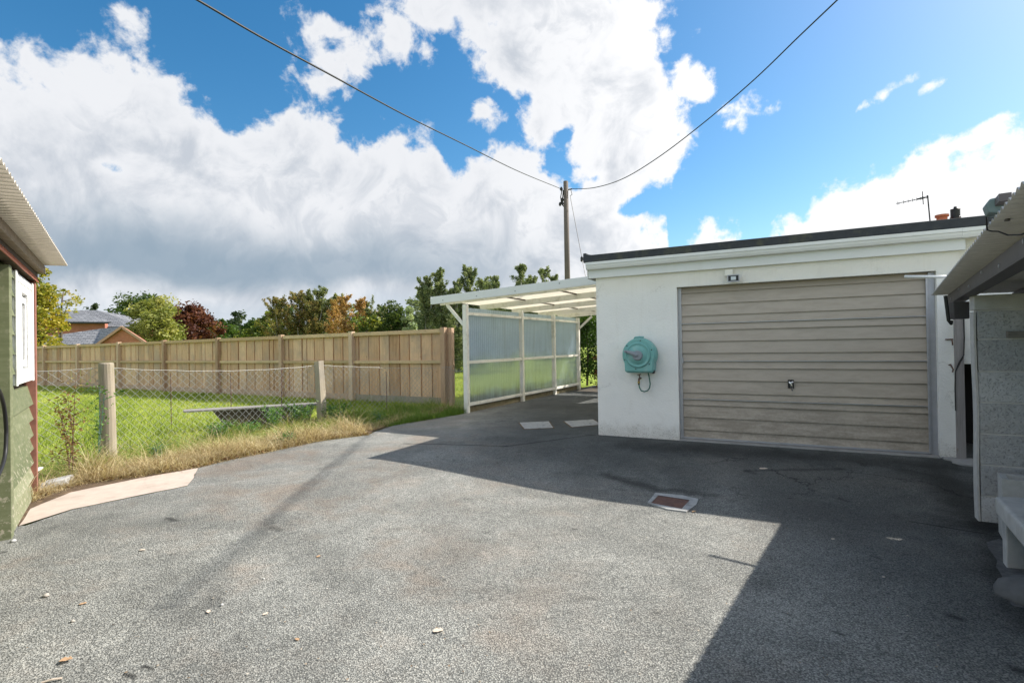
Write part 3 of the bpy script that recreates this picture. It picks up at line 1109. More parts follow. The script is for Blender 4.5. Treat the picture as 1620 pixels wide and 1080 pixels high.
L_YG = foliage('leaves_yellow_green', [(0.09, 0.13, 0.02), (0.22, 0.24, 0.035), (0.42, 0.36, 0.05), (0.52, 0.36, 0.05)])
L_PALE = foliage('leaves_pale_maple', [(0.12, 0.16, 0.03), (0.27, 0.29, 0.075), (0.42, 0.41, 0.13), (0.50, 0.45, 0.15)])
L_OAK = foliage('leaves_oak', [(0.03, 0.06, 0.015), (0.075, 0.12, 0.03), (0.15, 0.19, 0.055)])
L_BEECH = foliage('leaves_copper_beech', [(0.03, 0.012, 0.01), (0.09, 0.03, 0.022), (0.17, 0.06, 0.035), (0.24, 0.11, 0.05)])
L_GRN = foliage('leaves_green', [(0.025, 0.055, 0.012), (0.065, 0.12, 0.025), (0.13, 0.19, 0.05)])
L_GOLD = foliage('leaves_golden_green', [(0.035, 0.06, 0.015), (0.09, 0.14, 0.03), (0.24, 0.28, 0.05), (0.46, 0.42, 0.06)])
L_BIRCH = foliage('leaves_birch', [(0.065, 0.095, 0.04), (0.15, 0.19, 0.075), (0.28, 0.31, 0.13), (0.42, 0.40, 0.18)])
L_BIRCH_R = foliage('leaves_birch_rusty', [(0.07, 0.085, 0.035), (0.17, 0.18, 0.065), (0.31, 0.26, 0.10), (0.50, 0.28, 0.11)])
L_ORNG = foliage('leaves_orange', [(0.20, 0.19, 0.06), (0.42, 0.28, 0.10), (0.62, 0.37, 0.16), (0.74, 0.52, 0.20)])
L_SILV = foliage('leaves_silver', [(0.16, 0.22, 0.10), (0.36, 0.43, 0.25), (0.55, 0.60, 0.42)])
L_DKB = foliage('leaves_dark_birch', [(0.07, 0.10, 0.05), (0.16, 0.21, 0.10), (0.29, 0.33, 0.17), (0.44, 0.45, 0.26)])
L_WOOD = foliage('leaves_far_wood', [(0.025, 0.045, 0.022), (0.055, 0.085, 0.04), (0.11, 0.14, 0.06)])
L_HEDGE = foliage('leaves_conifer', [(0.02, 0.045, 0.01), (0.05, 0.11, 0.015), (0.14, 0.22, 0.03)])
L_RED = foliage('leaves_red_shrub', [(0.05, 0.05, 0.015), (0.16, 0.07, 0.03), (0.26, 0.10, 0.04)])
L_NETTLE = foliage('leaves_nettle', [(0.06, 0.14, 0.03), (0.14, 0.26, 0.055), (0.26, 0.38, 0.13)])
L_WEED = foliage('leaves_dry_weed', [(0.11, 0.06, 0.03), (0.26, 0.15, 0.07), (0.33, 0.28, 0.08)])

BG = 'trees beyond the timber fence'
tree('autumn_tree', 'yellow and green autumn tree rising beside the shed corner', 48, 425, 24, 104, L_YG, 60, 130, .17, .1, seed=3, group=BG, cl_r=.12)
tree('sparse_tree', 'thin half bare tree between the yellow autumn tree and the slate roofs', 98, 446, 27, 56, L_YG, 24, 24, .14, .62, seed=14, group=BG, cl_r=.14, r0=.11)
tree('maple_tree', 'pale yellow green rounded tree right of the brick building', 248, 473, 51.5, 88, L_PALE, 80, 150, .31, .08, seed=5, group=BG)
tree('oak_tree', 'dark green oak showing above the pale yellow rounded tree', 222, 468, 84, 88, L_OAK, 60, 120, .48, .2, seed=6, group=BG)
tree('copper_beech', 'dark red copper beech with a domed crown', 303, 484, 62, 82, L_BEECH, 80, 150, .38, .06, seed=7, group=BG)
tree('roundtop_tree', 'small far tree peeping over the slate ridge', 146, 478, 95, 26, L_WOOD, 24, 70, .55, .3, seed=8, group=BG)
for i, (x, y, D, wd, sd_, lb) in enumerate([(352, 500, 105, 36, 31, 'light green tree right beside the copper beech'),
                                          (378, 496, 120, 40, 32, 'mid green tree halfway between the copper beech and the golden bush'),
                                          (400, 505, 110, 30, 33, 'rounded far tree just left of the golden bush')]):
    tree('broadleaf_tree', lb, x, y, D, wd, L_GRN if i != 1 else L_WOOD, 30, 90, .75, .05, seed=sd_, group=BG)
tree('golden_bush', 'dark bush with golden yellow tips left of the birch clump', 418, 494, 34, 78, L_GOLD, 50, 120, .22, .05, seed=9, group=BG, cat='bush')
tree('birch_clump', 'tall rust tipped birch with several stems left in the clump', 468, 455, 30, 84, L_BIRCH_R, 90, 85, .15, .12, 'birch_bark', 'upright', seed=10, group=BG, trunks=3, cl_r=.075, r0=.06)
tree('birch_clump', 'airy olive green birch in the middle of the clump', 512, 448, 31, 74, L_BIRCH, 80, 75, .15, .12, 'birch_bark', 'upright', seed=11, group=BG, trunks=3, cl_r=.075, r0=.06)
tree('orange_tree', 'bright orange autumn tree beside the birches', 552, 462, 29, 66, L_ORNG, 70, 80, .14, .15, 'bark', 'upright', seed=12, group=BG, trunks=3, cl_r=.085, r0=.05)
tree('slender_birch', 'thin see-through birch right of the orange tree', 592, 461, 29, 52, L_BIRCH, 46, 55, .13, .25, 'birch_bark', 'upright', seed=13, group=BG, trunks=3, cl_r=.07, r0=.04)
tree('yellow_bush', 'low yellow green bush below the thin see-through birch', 585, 497, 26, 60, L_GOLD, 40, 110, .15, .1, seed=22, group=BG, cat='bush')
tree('dark_bush', 'dense dark green bush left of the silvery shrub', 622, 482, 27, 64, L_OAK, 50, 130, .17, .08, seed=15, group=BG, cat='bush')
tree('silver_shrub', 'pale silvery leaved shrub against the dark birches', 650, 484, 24, 28, L_SILV, 34, 110, .13, .12, seed=16, group=BG, cat='bush', cl_r=.09)
tree('tall_birch', 'tall dense birch directly right of the silvery shrub', 695, 421, 26, 76, L_DKB, 120, 95, .15, .1, 'birch_bark', 'upright', seed=17, group=BG, trunks=3, cl_r=.075, r0=.07)
tree('tall_birch', 'tall birch with ragged top above the carport front board', 745, 417, 27, 72, L_DKB, 110, 85, .15, .1, 'birch_bark', 'upright', seed=18, group=BG, trunks=3, cl_r=.075, r0=.07)
tree('tall_birch', 'pointed birch in the centre above the carport roof', 806, 411, 30, 66, L_DKB, 90, 85, .16, .1, 'birch_bark', 'upright', seed=19, group=BG, trunks=2, cl_r=.08, r0=.07)
tree('tall_birch', 'rounded birch beside the utility pole above the carport roof', 862, 418, 30, 56, L_DKB, 90, 80, .16, .1, 'birch_bark', 'upright', seed=20, group=BG, trunks=3, cl_r=.08, r0=.07)

for i, (x, y, D, wd, sd_, mt_, lb) in enumerate([
        (452, 484, 38, 66, 101, 'GRN', 'green bush filling the gap behind the rust tipped birch'),
        (500, 478, 39, 70, 102, 'BIR', 'olive bush filling the gap behind the airy birch'),
        (566, 482, 38, 64, 103, 'YGR', 'yellowing bush between the orange tree and the thin birch'),
        (606, 486, 40, 60, 104, 'ORG', 'rusty bush glimpsed left of the dense dark green bush'),
        (678, 452, 36, 84, 105, 'DKB', 'broad green tree behind the tall birch by the silvery shrub'),
        (770, 446, 37, 90, 106, 'DKB', 'broad green tree low behind the carport roof, between two birch tops'),
        (840, 444, 38, 84, 107, 'DKB', 'broad green tree low behind the carport roof, left of the utility pole')]):
    tree('bushy_tree', lb, x, y, D, wd, {'GRN': L_GRN, 'BIR': L_BIRCH, 'YGR': L_GOLD, 'ORG': L_BIRCH_R, 'DKB': L_DKB}[mt_], 70, 110, .19, .06, seed=sd_, group=BG, cl_r=.11)

# far woodland on the slopes: nobody could count it
cs, rs = [], []
for i in range(900):
    az = R(random.uniform(-52, 14))
    r = 200 + 800 * random.random() ** .8
    v_ = (r - 330) / 900
    z = max(0, hill_pt((math.degrees(az) + 80) / 160, max(0, min(1, v_))).z) if v_ > 0 else 0
    s = random.uniform(4, 7)
    cs.append((math.sin(az) * r, math.cos(az) * r, z + s * .7))
    rs.append(s)
v, f, t = leaf_cloud(cs, rs, 60, 2.2, seed=41, flat=.8)
tag(np_mesh('woodland', v, f, t, L_WOOD), 'far wooded hillside beyond the trees', 'woodland', kind='stuff')

# conifer hedge at the far end of the carport
hx = thing('conifer_hedge', CF.p(7.2, -1.0, 0), 'tall dark conifer hedge, its top coloured as sunlit, behind the far end of the carport', 'hedge')
cs = [tuple(CF.p(6.55 + random.uniform(0, 1.2), random.uniform(-3.4, .75), random.uniform(.3, 2.45))) for _ in range(260)]
v, f, t = leaf_cloud(cs, [.26] * 260, 75, .09, seed=51, squash=1.3)
np_mesh('foliage', v, f, np.clip(t * .6 + (v[:, 2] > 2.05) * .4, 0, 1), L_HEDGE, hx)  # sunlight on the top put into the leaf colour
mb = MB()
for s in range(5):
    a = CF.p(7.2, .3 - s * .65, 0)
    mb.tube([a, a + Vector((.05, 0, 1.0)), a + Vector((0, .05, 2.2))], [.04, .03, .01], 6)
mb.build('trunk', MT['bark'], hx)
rx_ = thing('red_shrub', CF.p(6.4, -.9, 0), 'low reddish shrub in front of the conifer hedge', 'bush')
cs = [tuple(CF.p(6.25 + random.uniform(-.05, .3), random.uniform(-1.4, -.35), random.uniform(.1, .95))) for _ in range(50)]
v, f, t = leaf_cloud(cs, [.15] * 50, 45, .07, seed=52)
np_mesh('foliage', v, f, t, L_RED, rx_)


# blades of grass
def blades(n, sampler, hmin, hmax, wmin, wmax, lean, tint_fn, seed, segs=3, lie=0.0):
    rng = np.random.default_rng(seed)
    xy = sampler(rng, n)
    n = len(xy)
    h = rng.uniform(hmin, hmax, n) * (xy[:, 2] if xy.shape[1] > 2 else 1)
    wd = rng.uniform(wmin, wmax, n)
    th = rng.uniform(0, 2 * np.pi, n)
    ln = lean * rng.uniform(.2, 1.6, n)
    ph = rng.uniform(0, 2 * np.pi, n)
    sx, sy = np.cos(ph) * wd, np.sin(ph) * wd
    V_ = []
    T_ = []
    base_t = tint_fn(rng, n, xy)
    for k in range(segs + 1):
        f_ = k / segs
        bend = ln * f_ ** 1.7
        cx = xy[:, 0] + np.cos(th) * bend * h
        cy = xy[:, 1] + np.sin(th) * bend * h
        cz = h * f_ * (1 - .35 * np.minimum(ln, 1.6) * f_)
        wk = (1 - f_ * .85)
        V_.append(np.stack([cx - sx * wk, cy - sy * wk, cz], 1))
        V_.append(np.stack([cx + sx * wk, cy + sy * wk, cz], 1))
        T_ += [base_t, base_t]
    m_ = 2 * (segs + 1)
    V_ = np.stack(V_, 1).reshape(-1, 3)
    T_ = np.stack(T_, 1).reshape(-1)
    base = (np.arange(n) * m_)[:, None]
    F_ = np.concatenate([np.concatenate([base + 2 * k, base + 2 * k + 1, base + 2 * k + 3, base + 2 * k + 2], 1) for k in range(segs)])
    return V_, F_, T_


L_LAWN = foliage('lawn_blades', [(0.11, 0.16, 0.015), (0.28, 0.35, 0.04), (0.43, 0.47, 0.09), (0.58, 0.53, 0.20)], .3)
L_DRY = foliage('dry_grass_blades', [(0.21, 0.13, 0.06), (0.45, 0.335, 0.17), (0.64, 0.53, 0.30), (0.78, 0.69, 0.44)], .25)
L_MIXG = foliage('long_grass_blades', [(0.075, 0.16, 0.02), (0.17, 0.28, 0.04), (0.38, 0.38, 0.09), (0.60, 0.48, 0.22)], .3)

# wire fence line
W0 = Vector((-6.9, 3.35, 0))
W1 = Vector((-5.137, 6.534, 0))
W2 = Vector((-3.514, 9.481, 0))
W3 = Vector((-1.66, 11.70, 0))
W4 = Vector((-0.98, 10.42, 0))


def lawn_sampler(rng, n):
    # denser near the camera: sample in pixel-ish space over the field left of the yard
    ang = rng.uniform(math.atan2(-30, 20), math.atan2(1.6, 16), n)
    r = 5.2 + 22 * rng.random(n) ** 1.35
    x, y = np.sin(ang) * r, np.cos(ang) * r
    # keep points beyond the wire fence / verge line
    def side(a, b):
        return (b.x - a.x) * (y - a.y) - (b.y - a.y) * (x - a.x)
    ok = (side(W0, W1) > 0.0)
    ok &= (side(W1, W2) > 0) | (y > 9.3)
    ok2 = side(W2, W3) > 0
    right_part = (y > 10.1) & (side(CF.p(0, .5, 0), CF.p(5, .5, 0)) > 0)
    ok &= ok2 | right_part
    ok &= ~((y < 9.4) & (side(W1, W2) < 0))
    return np.stack([x, y, np.ones(n)], 1)[ok]


V1, F1, T1 = blades(190000, lawn_sampler, .035, .085, .003, .007, .7, lambda r, n, xy: np.clip(.42 + .22 * r.normal(size=n) + .16 * np.sin(xy[:, 0] * 2.1) * np.sin(xy[:, 1] * 1.7) + .14 * np.sin(xy[:, 0] * .9 + 2 * np.sin(xy[:, 1] * .6)) + .1 * np.sin(xy[:, 0] * 6.3 + xy[:, 1] * 4.1), 0, 1), 61, 2)
tag(np_mesh('lawn', V1, F1, T1, L_LAWN), 'short bright green lawn between the wire fence and the timber fence', 'grass', kind='stuff')


def along(poly, rng, n, w0, w1, nrm_sign=1, taper=None):
    seg = [(Vector((a[0], a[1], 0)), Vector((b[0], b[1], 0))) for a, b in zip(poly[:-1], poly[1:])]
    L = np.array([(b - a).length for a, b in seg])
    idx = rng.choice(len(seg), n, p=L / L.sum())
    f_ = rng.random(n)
    out = np.zeros((n, 3))
    off = w0 + (w1 - w0) * rng.random(n) ** 1.2
    for i, (a, b) in enumerate(seg):
        k = idx == i
        d = (b - a).normalized()
        nn = Vector((-d.y, d.x, 0)) * nrm_sign
        out[k, 0] = a.x + (b.x - a.x) * f_[k] + nn.x * off[k]
        out[k, 1] = a.y + (b.y - a.y) * f_[k] + nn.y * off[k]
    out[:, 2] = 1
    # uneven: tall tufts and gaps
    tuft = np.abs(np.sin(out[:, 0] * 3.1 + 1.3 * np.sin(out[:, 1] * 2.3)) * np.sin(out[:, 1] * 2.7 + out[:, 0]))
    out[:, 2] = (.35 + .9 * tuft) * (.5 + .8 * rng.random(n) ** 2)
    return out


vline = [G(x, y)[:2] for x, y in [(20, 800), (60, 785), (120, 765), (222, 752), (313, 737), (360, 726), (420, 714), (500, 697), (545, 691), (580, 687)]]
V1, F1, T1 = blades(15000, lambda r, n: along(vline, r, n, -0.05, .8), .10, .48, .0016, .0036, 1.25, lambda r, n, xy: np.clip(r.random(n) * 1.0, 0, 1), 62, 4)
V2, F2, T2 = blades(9000, lambda r, n: along(vline, r, n, -0.11, .4), .03, .16, .002, .0045, 1.9, lambda r, n, xy: np.clip(r.random(n) * .8, 0, 1), 63, 3)
tag(np_mesh('dry_grass', V1, F1, T1, L_DRY), 'long straw coloured dry grass along the edge of the tarmac', 'grass', kind='stuff')
tag(np_mesh('dead_thatch', V2, F2, T2, L_DRY), 'flattened brown dead grass at the foot of the dry verge', 'grass', kind='stuff')
gline = [tuple(q[:2]) for q in (W0.lerp(W1, .35), W1, W2, W3)]
V1, F1, T1 = blades(21000, lambda r, n: along(gline, r, n, -.85, .35), .08, .30, .0022, .0048, .8, lambda r, n, xy: np.clip(.25 + .35 * r.random(n) + .5 * (r.random(n) > .8), 0, 1), 64, 3)
tag(np_mesh('long_grass', V1, F1, T1, L_MIXG), 'long green and yellow grass along the foot of the wire fence', 'grass', kind='stuff')
eline = [G(x, y)[:2] for x, y in [(588, 682), (620, 672), (655, 663), (690, 657), (728, 651)]]
V1, F1, T1 = blades(9000, lambda r, n: along(eline, r, n, 0, .35), .08, .26, .002, .0045, 1.2, lambda r, n, xy: np.clip(r.random(n) * .75, 0, 1), 65, 3)
tag(np_mesh('brown_fringe', V1, F1, T1, L_DRY), 'brown grassy fringe between the lawn and the carport tarmac', 'grass', kind='stuff')
eline2 = [tuple(q[:2]) for q in (Vector((-2.9, 8.9, 0)), Vector((-2.2, 9.8, 0)), Vector((-1.5, 10.7, 0)))]
V1, F1, T1 = blades(14000, lambda r, n: along(eline2, r, n, -.7, .9), .10, .24, .0025, .005, .7, lambda r, n, xy: np.clip(.05 + .4 * r.random(n), 0, 1), 66, 3)
tag(np_mesh('rough_grass', V1, F1, T1, L_MIXG), 'rough dark green grass in front of the fence end', 'grass', kind='stuff')

# grit and crumbs of leaf on the tarmac
gr = np.random.default_rng(77)
gp = []
for _ in range(420):
    x, y = gr.uniform(20, 1500), 690 + 390 * gr.random() ** 1.3
    if y < 1085 - max(0, 320 - x) * .9 or True:
        q = GT(x, y, .006)
        if q.x > -3.2 and q.y < 7.5:
            gp.append((q.x, q.y, q.z + .004))
q1 = along(vline, gr, 240, -.25, .02)
gp += [(a[0], a[1], .010) for a in q1]
v, f, t = leaf_cloud(gp, [.004] * len(gp), 1, .013, seed=78, flat=.8, squash=.3)
cz = np.repeat(np.array(gp)[:, 2], 4)
v[:, 2] = cz + np.abs(v[:, 2] - cz) * .5
L_GRIT = foliage('grit_and_leaf_crumbs', [(0.05, 0.04, 0.03), (0.25, 0.17, 0.10), (0.42, 0.36, 0.28), (0.66, 0.62, 0.54)], .05)
tag(np_mesh('grit', v, f, t, L_GRIT), 'scattered grit and crumbs of dead leaf on the tarmac', 'grit', kind='stuff')

# dead leaves littering the edge of the verge
cs_ = along(vline, np.random.default_rng(5), 260, -.06, .35)
v, f, t = leaf_cloud([(a[0], a[1], .02) for a in cs_], [.06] * 260, 9, .04, seed=71, squash=.25)
v[:, 2] = np.abs(v[:, 2])
tag(np_mesh('leaf_litter', v, f, t, L_WEED), 'brown leaf litter along the tarmac edge', 'leaves', kind='stuff')


def weed(name, label, base, h, n_st, m_leaf, leaf, per, seed, spread=.25, cat='plant', group=None):
    rng = random.Random(seed)
    root = thing(name, base, label, cat, group)
    mb = MB()
    cs, rs = [], []
    base = Vector(base)
    for i in range(n_st):
        th = rng.uniform(0, 6.28)
        tip = base + Vector((math.cos(th) * spread * rng.random(), math.sin(th) * spread * rng.random(), h * rng.uniform(.65, 1)))
        b0 = base + Vector((rng.uniform(-.04, .04), rng.uniform(-.04, .04), 0))
        mid = b0.lerp(tip, .5) + Vector((rng.uniform(-.04, .04), rng.uniform(-.04, .04), 0))
        mb.tube([b0, mid, tip], [.006, .004, .0015], 5)
        for k in range(10):
            q = b0.lerp(tip, .2 + .8 * k / 9)
            cs.append(tuple(q))
            rs.append(.06 + .05 * rng.random())
            if rng.random() < .5:
                s2 = q + Vector((rng.uniform(-.13, .13), rng.uniform(-.13, .13), .06))
                mb.tube([q, s2], [.003, .001], 4)
                cs.append(tuple(s2))
                rs.append(.06)
    mb.build('stem', MT['rust'] if m_leaf is L_WEED else MT['hose_green'], root)
    v, f, t = leaf_cloud(cs, rs, per, leaf, seed=seed)
    np_mesh('foliage', v, f, t, m_leaf, root)
    return root


weed('dry_weed', 'tall brown dried weed in front of the left fence post', G(112, 752), 1.05, 4, L_WEED, .035, 7, 81, .3)
weed('leafy_weed', 'light green sprig leaning against the left fence post', G(150, 735), .95, 2, L_NETTLE, .04, 5, 82, .22)
NG = 'nettles growing round the low plank bench'
for i, (x, y, h, lb) in enumerate([(345, 694, .20, 'bright nettle clump below the left end of the plank bench'), (392, 688, .18, 'nettle clump beneath the middle of the plank bench'),
                                 (432, 678, .36, 'nettle clump right of the middle of the plank bench'), (470, 672, .38, 'nettle clump at the right end of the plank bench'),
                                 (525, 668, .3, 'nettle clump just right of the square fence post')]):
    weed('nettle', lb, G(x, y), h, 8, L_NETTLE, .04, 6, 90 + i, .36, group=NG)

for i, (x, y, h, lb) in enumerate([(250, 728, .3, 'small green weed in the straw between the path and the left fence post'), (455, 702, .28, 'small green weed in the straw left of the square fence post'),
                                 (600, 668, .3, 'small green weed on the bend of the verge below the timber fence')]):
    weed('verge_weed', lb, G(x, y), h * .6, 4, L_NETTLE, .03, 4, 120 + i, .14, group='weeds in the dry verge')

# ================================================================== GARAGE
ga = thing('garage', GF.p(2.1, -2.5, 0), 'white rendered flat roofed garage with a wide ribbed beige door', 'garage')
mb = MB()
D0, D1, DH, REV = 1.155, 3.985, 2.112, 0.11
mb.box(GF, 0, D0, -5.8, 0, 0, 2.45)
mb2 = MB()
# front wall as pieces: left pier block, lintel, right pier, back, right side
wl = MB()
T = 0.22
wl.box(GF, 0, D0, -T, 0, -.05, 2.46)
wl.box(GF, D0, D1, -T, 0, DH, 2.46)
wl.box(GF, D1, 4.19, -T, 0, -.05, 2.46)
wl.box(GF, 0, T, -5.8, -T, -.05, 2.46)
wl.box(GF, 3.97, 4.19, -5.8, -T, -.05, 2.46)
wl.box(GF, T, 3.97, -5.8, -5.6, -.05, 2.46)
wl.build('wall', MT['render'], ga)
# roof slab with felt edge
rf = MB()
rf.box(GF, -.13, 8.6, -5.95, .10, 2.548, 2.65)
rf.prism([GF.p(-.15, .115, 2.55), GF.p(-.15, .115, 2.69), GF.p(-.10, .115, 2.67), GF.p(-.02, .115, 2.655), GF.p(8.62, .115, 2.668), GF.p(8.62, .115, 2.55)], GF.ey * -.06)
rf.prism([GF.p(-.155, .11, 2.55), GF.p(-.155, .11, 2.69), GF.p(-.155, -6, 2.69), GF.p(-.155, -6, 2.55)], GF.ex * .05)
rf.build('roof', MT['felt'], ga, bevel=.008)
fa = MB()
fa.box(GF, -.10, 4.235, .003, .045, 2.318, 2.47)
fa.box(GF, -.12, -.102, -5.9, .048, 2.318, 2.548)
fa.box(GF, -.10, 4.235, .003, .03, 2.47, 2.546)
fa.build('fascia', MT['white_pvc'], ga, bevel=.004)
gu = MB()
prof = [(.047, 2.545), (.047, 2.452), (.085, 2.438), (.115, 2.445), (.128, 2.475), (.132, 2.50), (.142, 2.505), (.142, 2.545), (.130, 2.545), (.126, 2.515), (.05, 2.515)]
gu.prism([GF.p(-.11, o, z) for o, z in prof], GF.ex * 4.50)
gut = gu.build('gutter', MT['white_pvc'], ga)
for s in (4.19, 2.06):
    b_ = MB()
    b_.prism([GF.p(s, o + .006 * (1 if o > .06 else 0), z - .004) for o, z in prof[:8]] + [GF.p(s, .05, 2.552)], GF.ex * .05)
    b_.build('gutter_bracket', MT['white_pvc'], gut)
# door
z_gr = [2.03, 1.872, 1.715, 1.514, 1.36, 1.20, .993, .83, .655, .485, .32, .148]
z_seam = [1.606, 1.09, .568]
brk = sorted([(z, 'g') for z in z_gr] + [(z, 's') for z in z_seam], reverse=True)
prf = [(0.0, DH - .005)]
for z, k in brk:
    if k == 'g':
        prf += [(.019, z + .004), (.019, z), (.0, z - .003)]
    else:
        prf += [(.012, z + .016), (.026, z + .010), (.026, z - .004), (.006, z - .006)]
prf += [(.014, .045)]
dr_ = MB()
for (o0, z0), (o1, z1) in zip(prf[:-1], prf[1:]):
    dr_.add([GF.p(D0 + .045, -REV + o0, z0), GF.p(D1 - .06, -REV + o0, z0), GF.p(D1 - .06, -REV + o1, z1), GF.p(D0 + .045, -REV + o1, z1)], [(0, 1, 2, 3)])
door = dr_.build('garage_door', MT['door'], ga, recalc=True, solid=.004)
ds = MB()
for z in z_seam:
    ds.box(GF, D0 + .05, D1 - .065, -REV + .027, -REV + .030, z - .003, z + .006)
ds.box(GF, D0 + .05, D1 - .065, -REV + .012, -REV + .032, .026, .046)
ds.build('seam_strip', MT['steel'], door)
hd = MB()
hs, hdz = 2.52, .80
hd.lathe(GF.p(hs, -REV + .018, hdz), GF.ey, [(.001, 0), (.034, 0), (.034, .010), (.02, .016), (.001, .016)], 16)
hd.box(GF, hs - .034, hs + .034, -REV + .02, -REV + .03, hdz - .055, hdz + .055)
h1 = hd.build('handle_plate', MT['black'], door, bevel=.004)
hd = MB()
hd.tube([GF.p(hs, -REV + .03, hdz + .005), GF.p(hs, -REV + .075, hdz + .005)], .012, 10)
hd.tube([GF.p(hs - .025, -REV + .08, hdz + .035), GF.p(hs, -REV + .085, hdz + .01), GF.p(hs + .012, -REV + .085, hdz - .08)], [.012, .014, .009], 10)
hd.tube([GF.p(hs + .025, -REV + .08, hdz + .035), GF.p(hs, -REV + .085, hdz + .01)], [.012, .014], 10)
hd.build('handle', MT['chrome'], door, smooth=True)
fr_ = MB()
fr_.box(GF, D0 + .03, D0 + .06, -REV + .0305, -REV + .042, 1.06, 1.14)
fr_.box(GF, D0 + .002, D0 + .045, -REV - .05, -REV + .03, .01, DH - .003)
fr_.build('door_jamb', MT['steel'], ga, bevel=.003)
fr_ = MB()
fr_.box(GF, D1 - .060, D1 - .002, -REV - .05, -REV + .035, .01, DH - .003)
fr_.box(GF, D1 - .085, D1 - .0605, -REV + .03, -REV + .045, .03, DH - .05)
fr_.build('door_jamb', MT['steel'], ga, bevel=.003)
th_ = MB()
th_.box(GF, D0 + .002, D1 - .002, -REV - .08, .03, -.03, .022)
th_.build('threshold', MT['concrete_dark'], ga, bevel=.01)
inn = MB()
inn.box(GF, D0 + .003, D1 - .003, -REV - .10, -REV - .07, .025, DH - .006)
inn.build('door_backing', MT['dark_void'], ga)

# broken concrete footing at the right corner of the garage
ap = MB()
poly = [GF.p(3.99, .002, 0), GF.p(4.0, .10, 0), GF.p(4.05, .15, 0), GF.p(4.03, .24, 0), GF.p(4.08, .33, 0), GF.p(4.2, .36, 0), GF.p(4.36, .46, 0), GF.p(4.6, .40, 0), GF.p(4.6, 0.002, 0), GF.p(4.3, 0.002, 0)]
ap.prism([p - Vector((0, 0, .03)) for p in poly], (0, 0, .055))
tag(ap.build('concrete_footing', MT['concrete_dark'], bevel=.012), 'ragged concrete footing at the right corner of the garage', 'footing')

# store wall right of the garage, white above a dark opening, with a weathered board standing in front
st = thing('store_wall', GF.p(5.0, -.1, 0), 'white rendered store wall with a dark opening between garage and block pier', 'wall')
mb = MB()
mb.box(GF, 4.193, 8.5, -.16, -.03, 1.06, 2.545)
mb.box(GF, 6.0, 8.5, -.16, -.03, 0, 1.058)
mb.build('wall', MT['render'], st)
mb = MB()
mb.box(GF, 4.193, 6.0, -1.2, -1.15, 0, 1.058)
mb.box(GF, 4.193, 6.0, -1.15, -.162, 1.02, 1.058)
mb.build('opening', MT['dark_void'], st)
pb = thing('weathered_board', GF.p(4.17, .06, 0), 'tall weathered grey board propped upright beside the garage corner', 'board')
mb = MB()
mb.prism([GF.p(4.112, .05, .02), GF.p(4.192, .05, .02), GF.p(4.192, .05, 1.15), GF.p(4.112, .05, .97)], GF.ey * .03)
mb.build('lower_board', MT['plank'], pb, bevel=.004)
mb = MB()
mb.prism([GF.p(4.112, .05, .985), GF.p(4.192, .05, 1.165), GF.p(4.192, .05, 1.74), GF.p(4.112, .05, 1.74)], GF.ey * .03)
mb.build('upper_board', MT['plank'], pb, bevel=.004)
mb = MB()
mb.tube([GF.p(4.194, .085, 1.74), GF.p(4.196, .085, 1.35), GF.p(4.188, .085, 1.16), GF.p(4.15, .085, 1.09), GF.p(4.112, .085, .98), GF.p(4.106, .085, .8), GF.p(4.107, .085, .55)], .006, 6)
mb.build('cable', MT['cable'], pb)
# hasp and small fittings
hp = thing('hasp', GF.p(4.09, .02, 1.2), 'rusty gate hasp and staple screwed to the white wall corner', 'hasp')
mb = MB()
mb.box(GF, 4.05, 4.118, .003, .012, 1.33, 1.342)
mb.tube([GF.p(4.105, .008, 1.34), GF.p(4.108, .02, 1.30), GF.p(4.11, .015, 1.27)], .007, 6)
mb.build('strap', MT['rust'], hp)
mb = MB()
mb.tube([GF.p(4.08, .0, 1.05), GF.p(4.085, .02, 1.06), GF.p(4.11, .02, 1.0), GF.p(4.105, .01, .97)], .007, 6)
mb.build('staple', MT['rust'], hp)

# security light
fl = thing('security_light', GF.p(1.88, .08, 2.16), 'small black floodlight fixed above the garage door', 'floodlight')
mb = MB()
mb.box(GF, 1.775, 1.875, .003, .035, 2.215, 2.30)
mb.build('junction_box', MT['white_paint'], fl, bevel=.004)
mb = MB()
mb.hexa([GF.p(1.815, .05, 2.135), GF.p(1.955, .05, 2.135), GF.p(1.955, .10, 2.128), GF.p(1.815, .10, 2.128), GF.p(1.815, .05, 2.22), GF.p(1.955, .05, 2.22), GF.p(1.955, .10, 2.215), GF.p(1.815, .10, 2.215)])
mb.tube([GF.p(1.83, .01, 2.2), GF.p(1.83, .05, 2.19)], .012, 8)
hou = mb.build('housing', MT['black'], fl, bevel=.006)
mb = MB()
mb.box(GF, 1.812, 1.958, .098, .106, 2.125, 2.136)
mb.box(GF, 1.812, 1.958, .098, .106, 2.208, 2.219)
mb.box(GF, 1.812, 1.823, .098, .106, 2.1362, 2.2078)
mb.box(GF, 1.947, 1.958, .098, .106, 2.1362, 2.2078)
mb.build('bezel', MT['steel'], hou)
mb = MB()
mb.box(GF, 1.855, 1.915, .101, .104, 2.15, 2.195)
mb.build('lamp_glass', MT['lens'], hou)

# hose reel
hr = thing('hose_reel', GF.p(.68, .1, .95), 'turquoise wall mounted hose reel on the white garage wall', 'hose reel')


def d_outline(cs_, cz_, r_, bot, o, n=30):
    pts_ = []
    for k in range(n + 1):
        a = math.radians(-28 + (236) * k / n)
        pts_.append(GF.p(cs_ + r_ * math.cos(a), o, cz_ + r_ * math.sin(a)))
    pts_ += [GF.p(cs_ - r_ * .86, o, bot + .03), GF.p(cs_ - r_ * .80, o, bot), GF.p(cs_ + r_ * .80, o, bot), GF.p(cs_ + r_ * .86, o, bot + .03)]
    return pts_


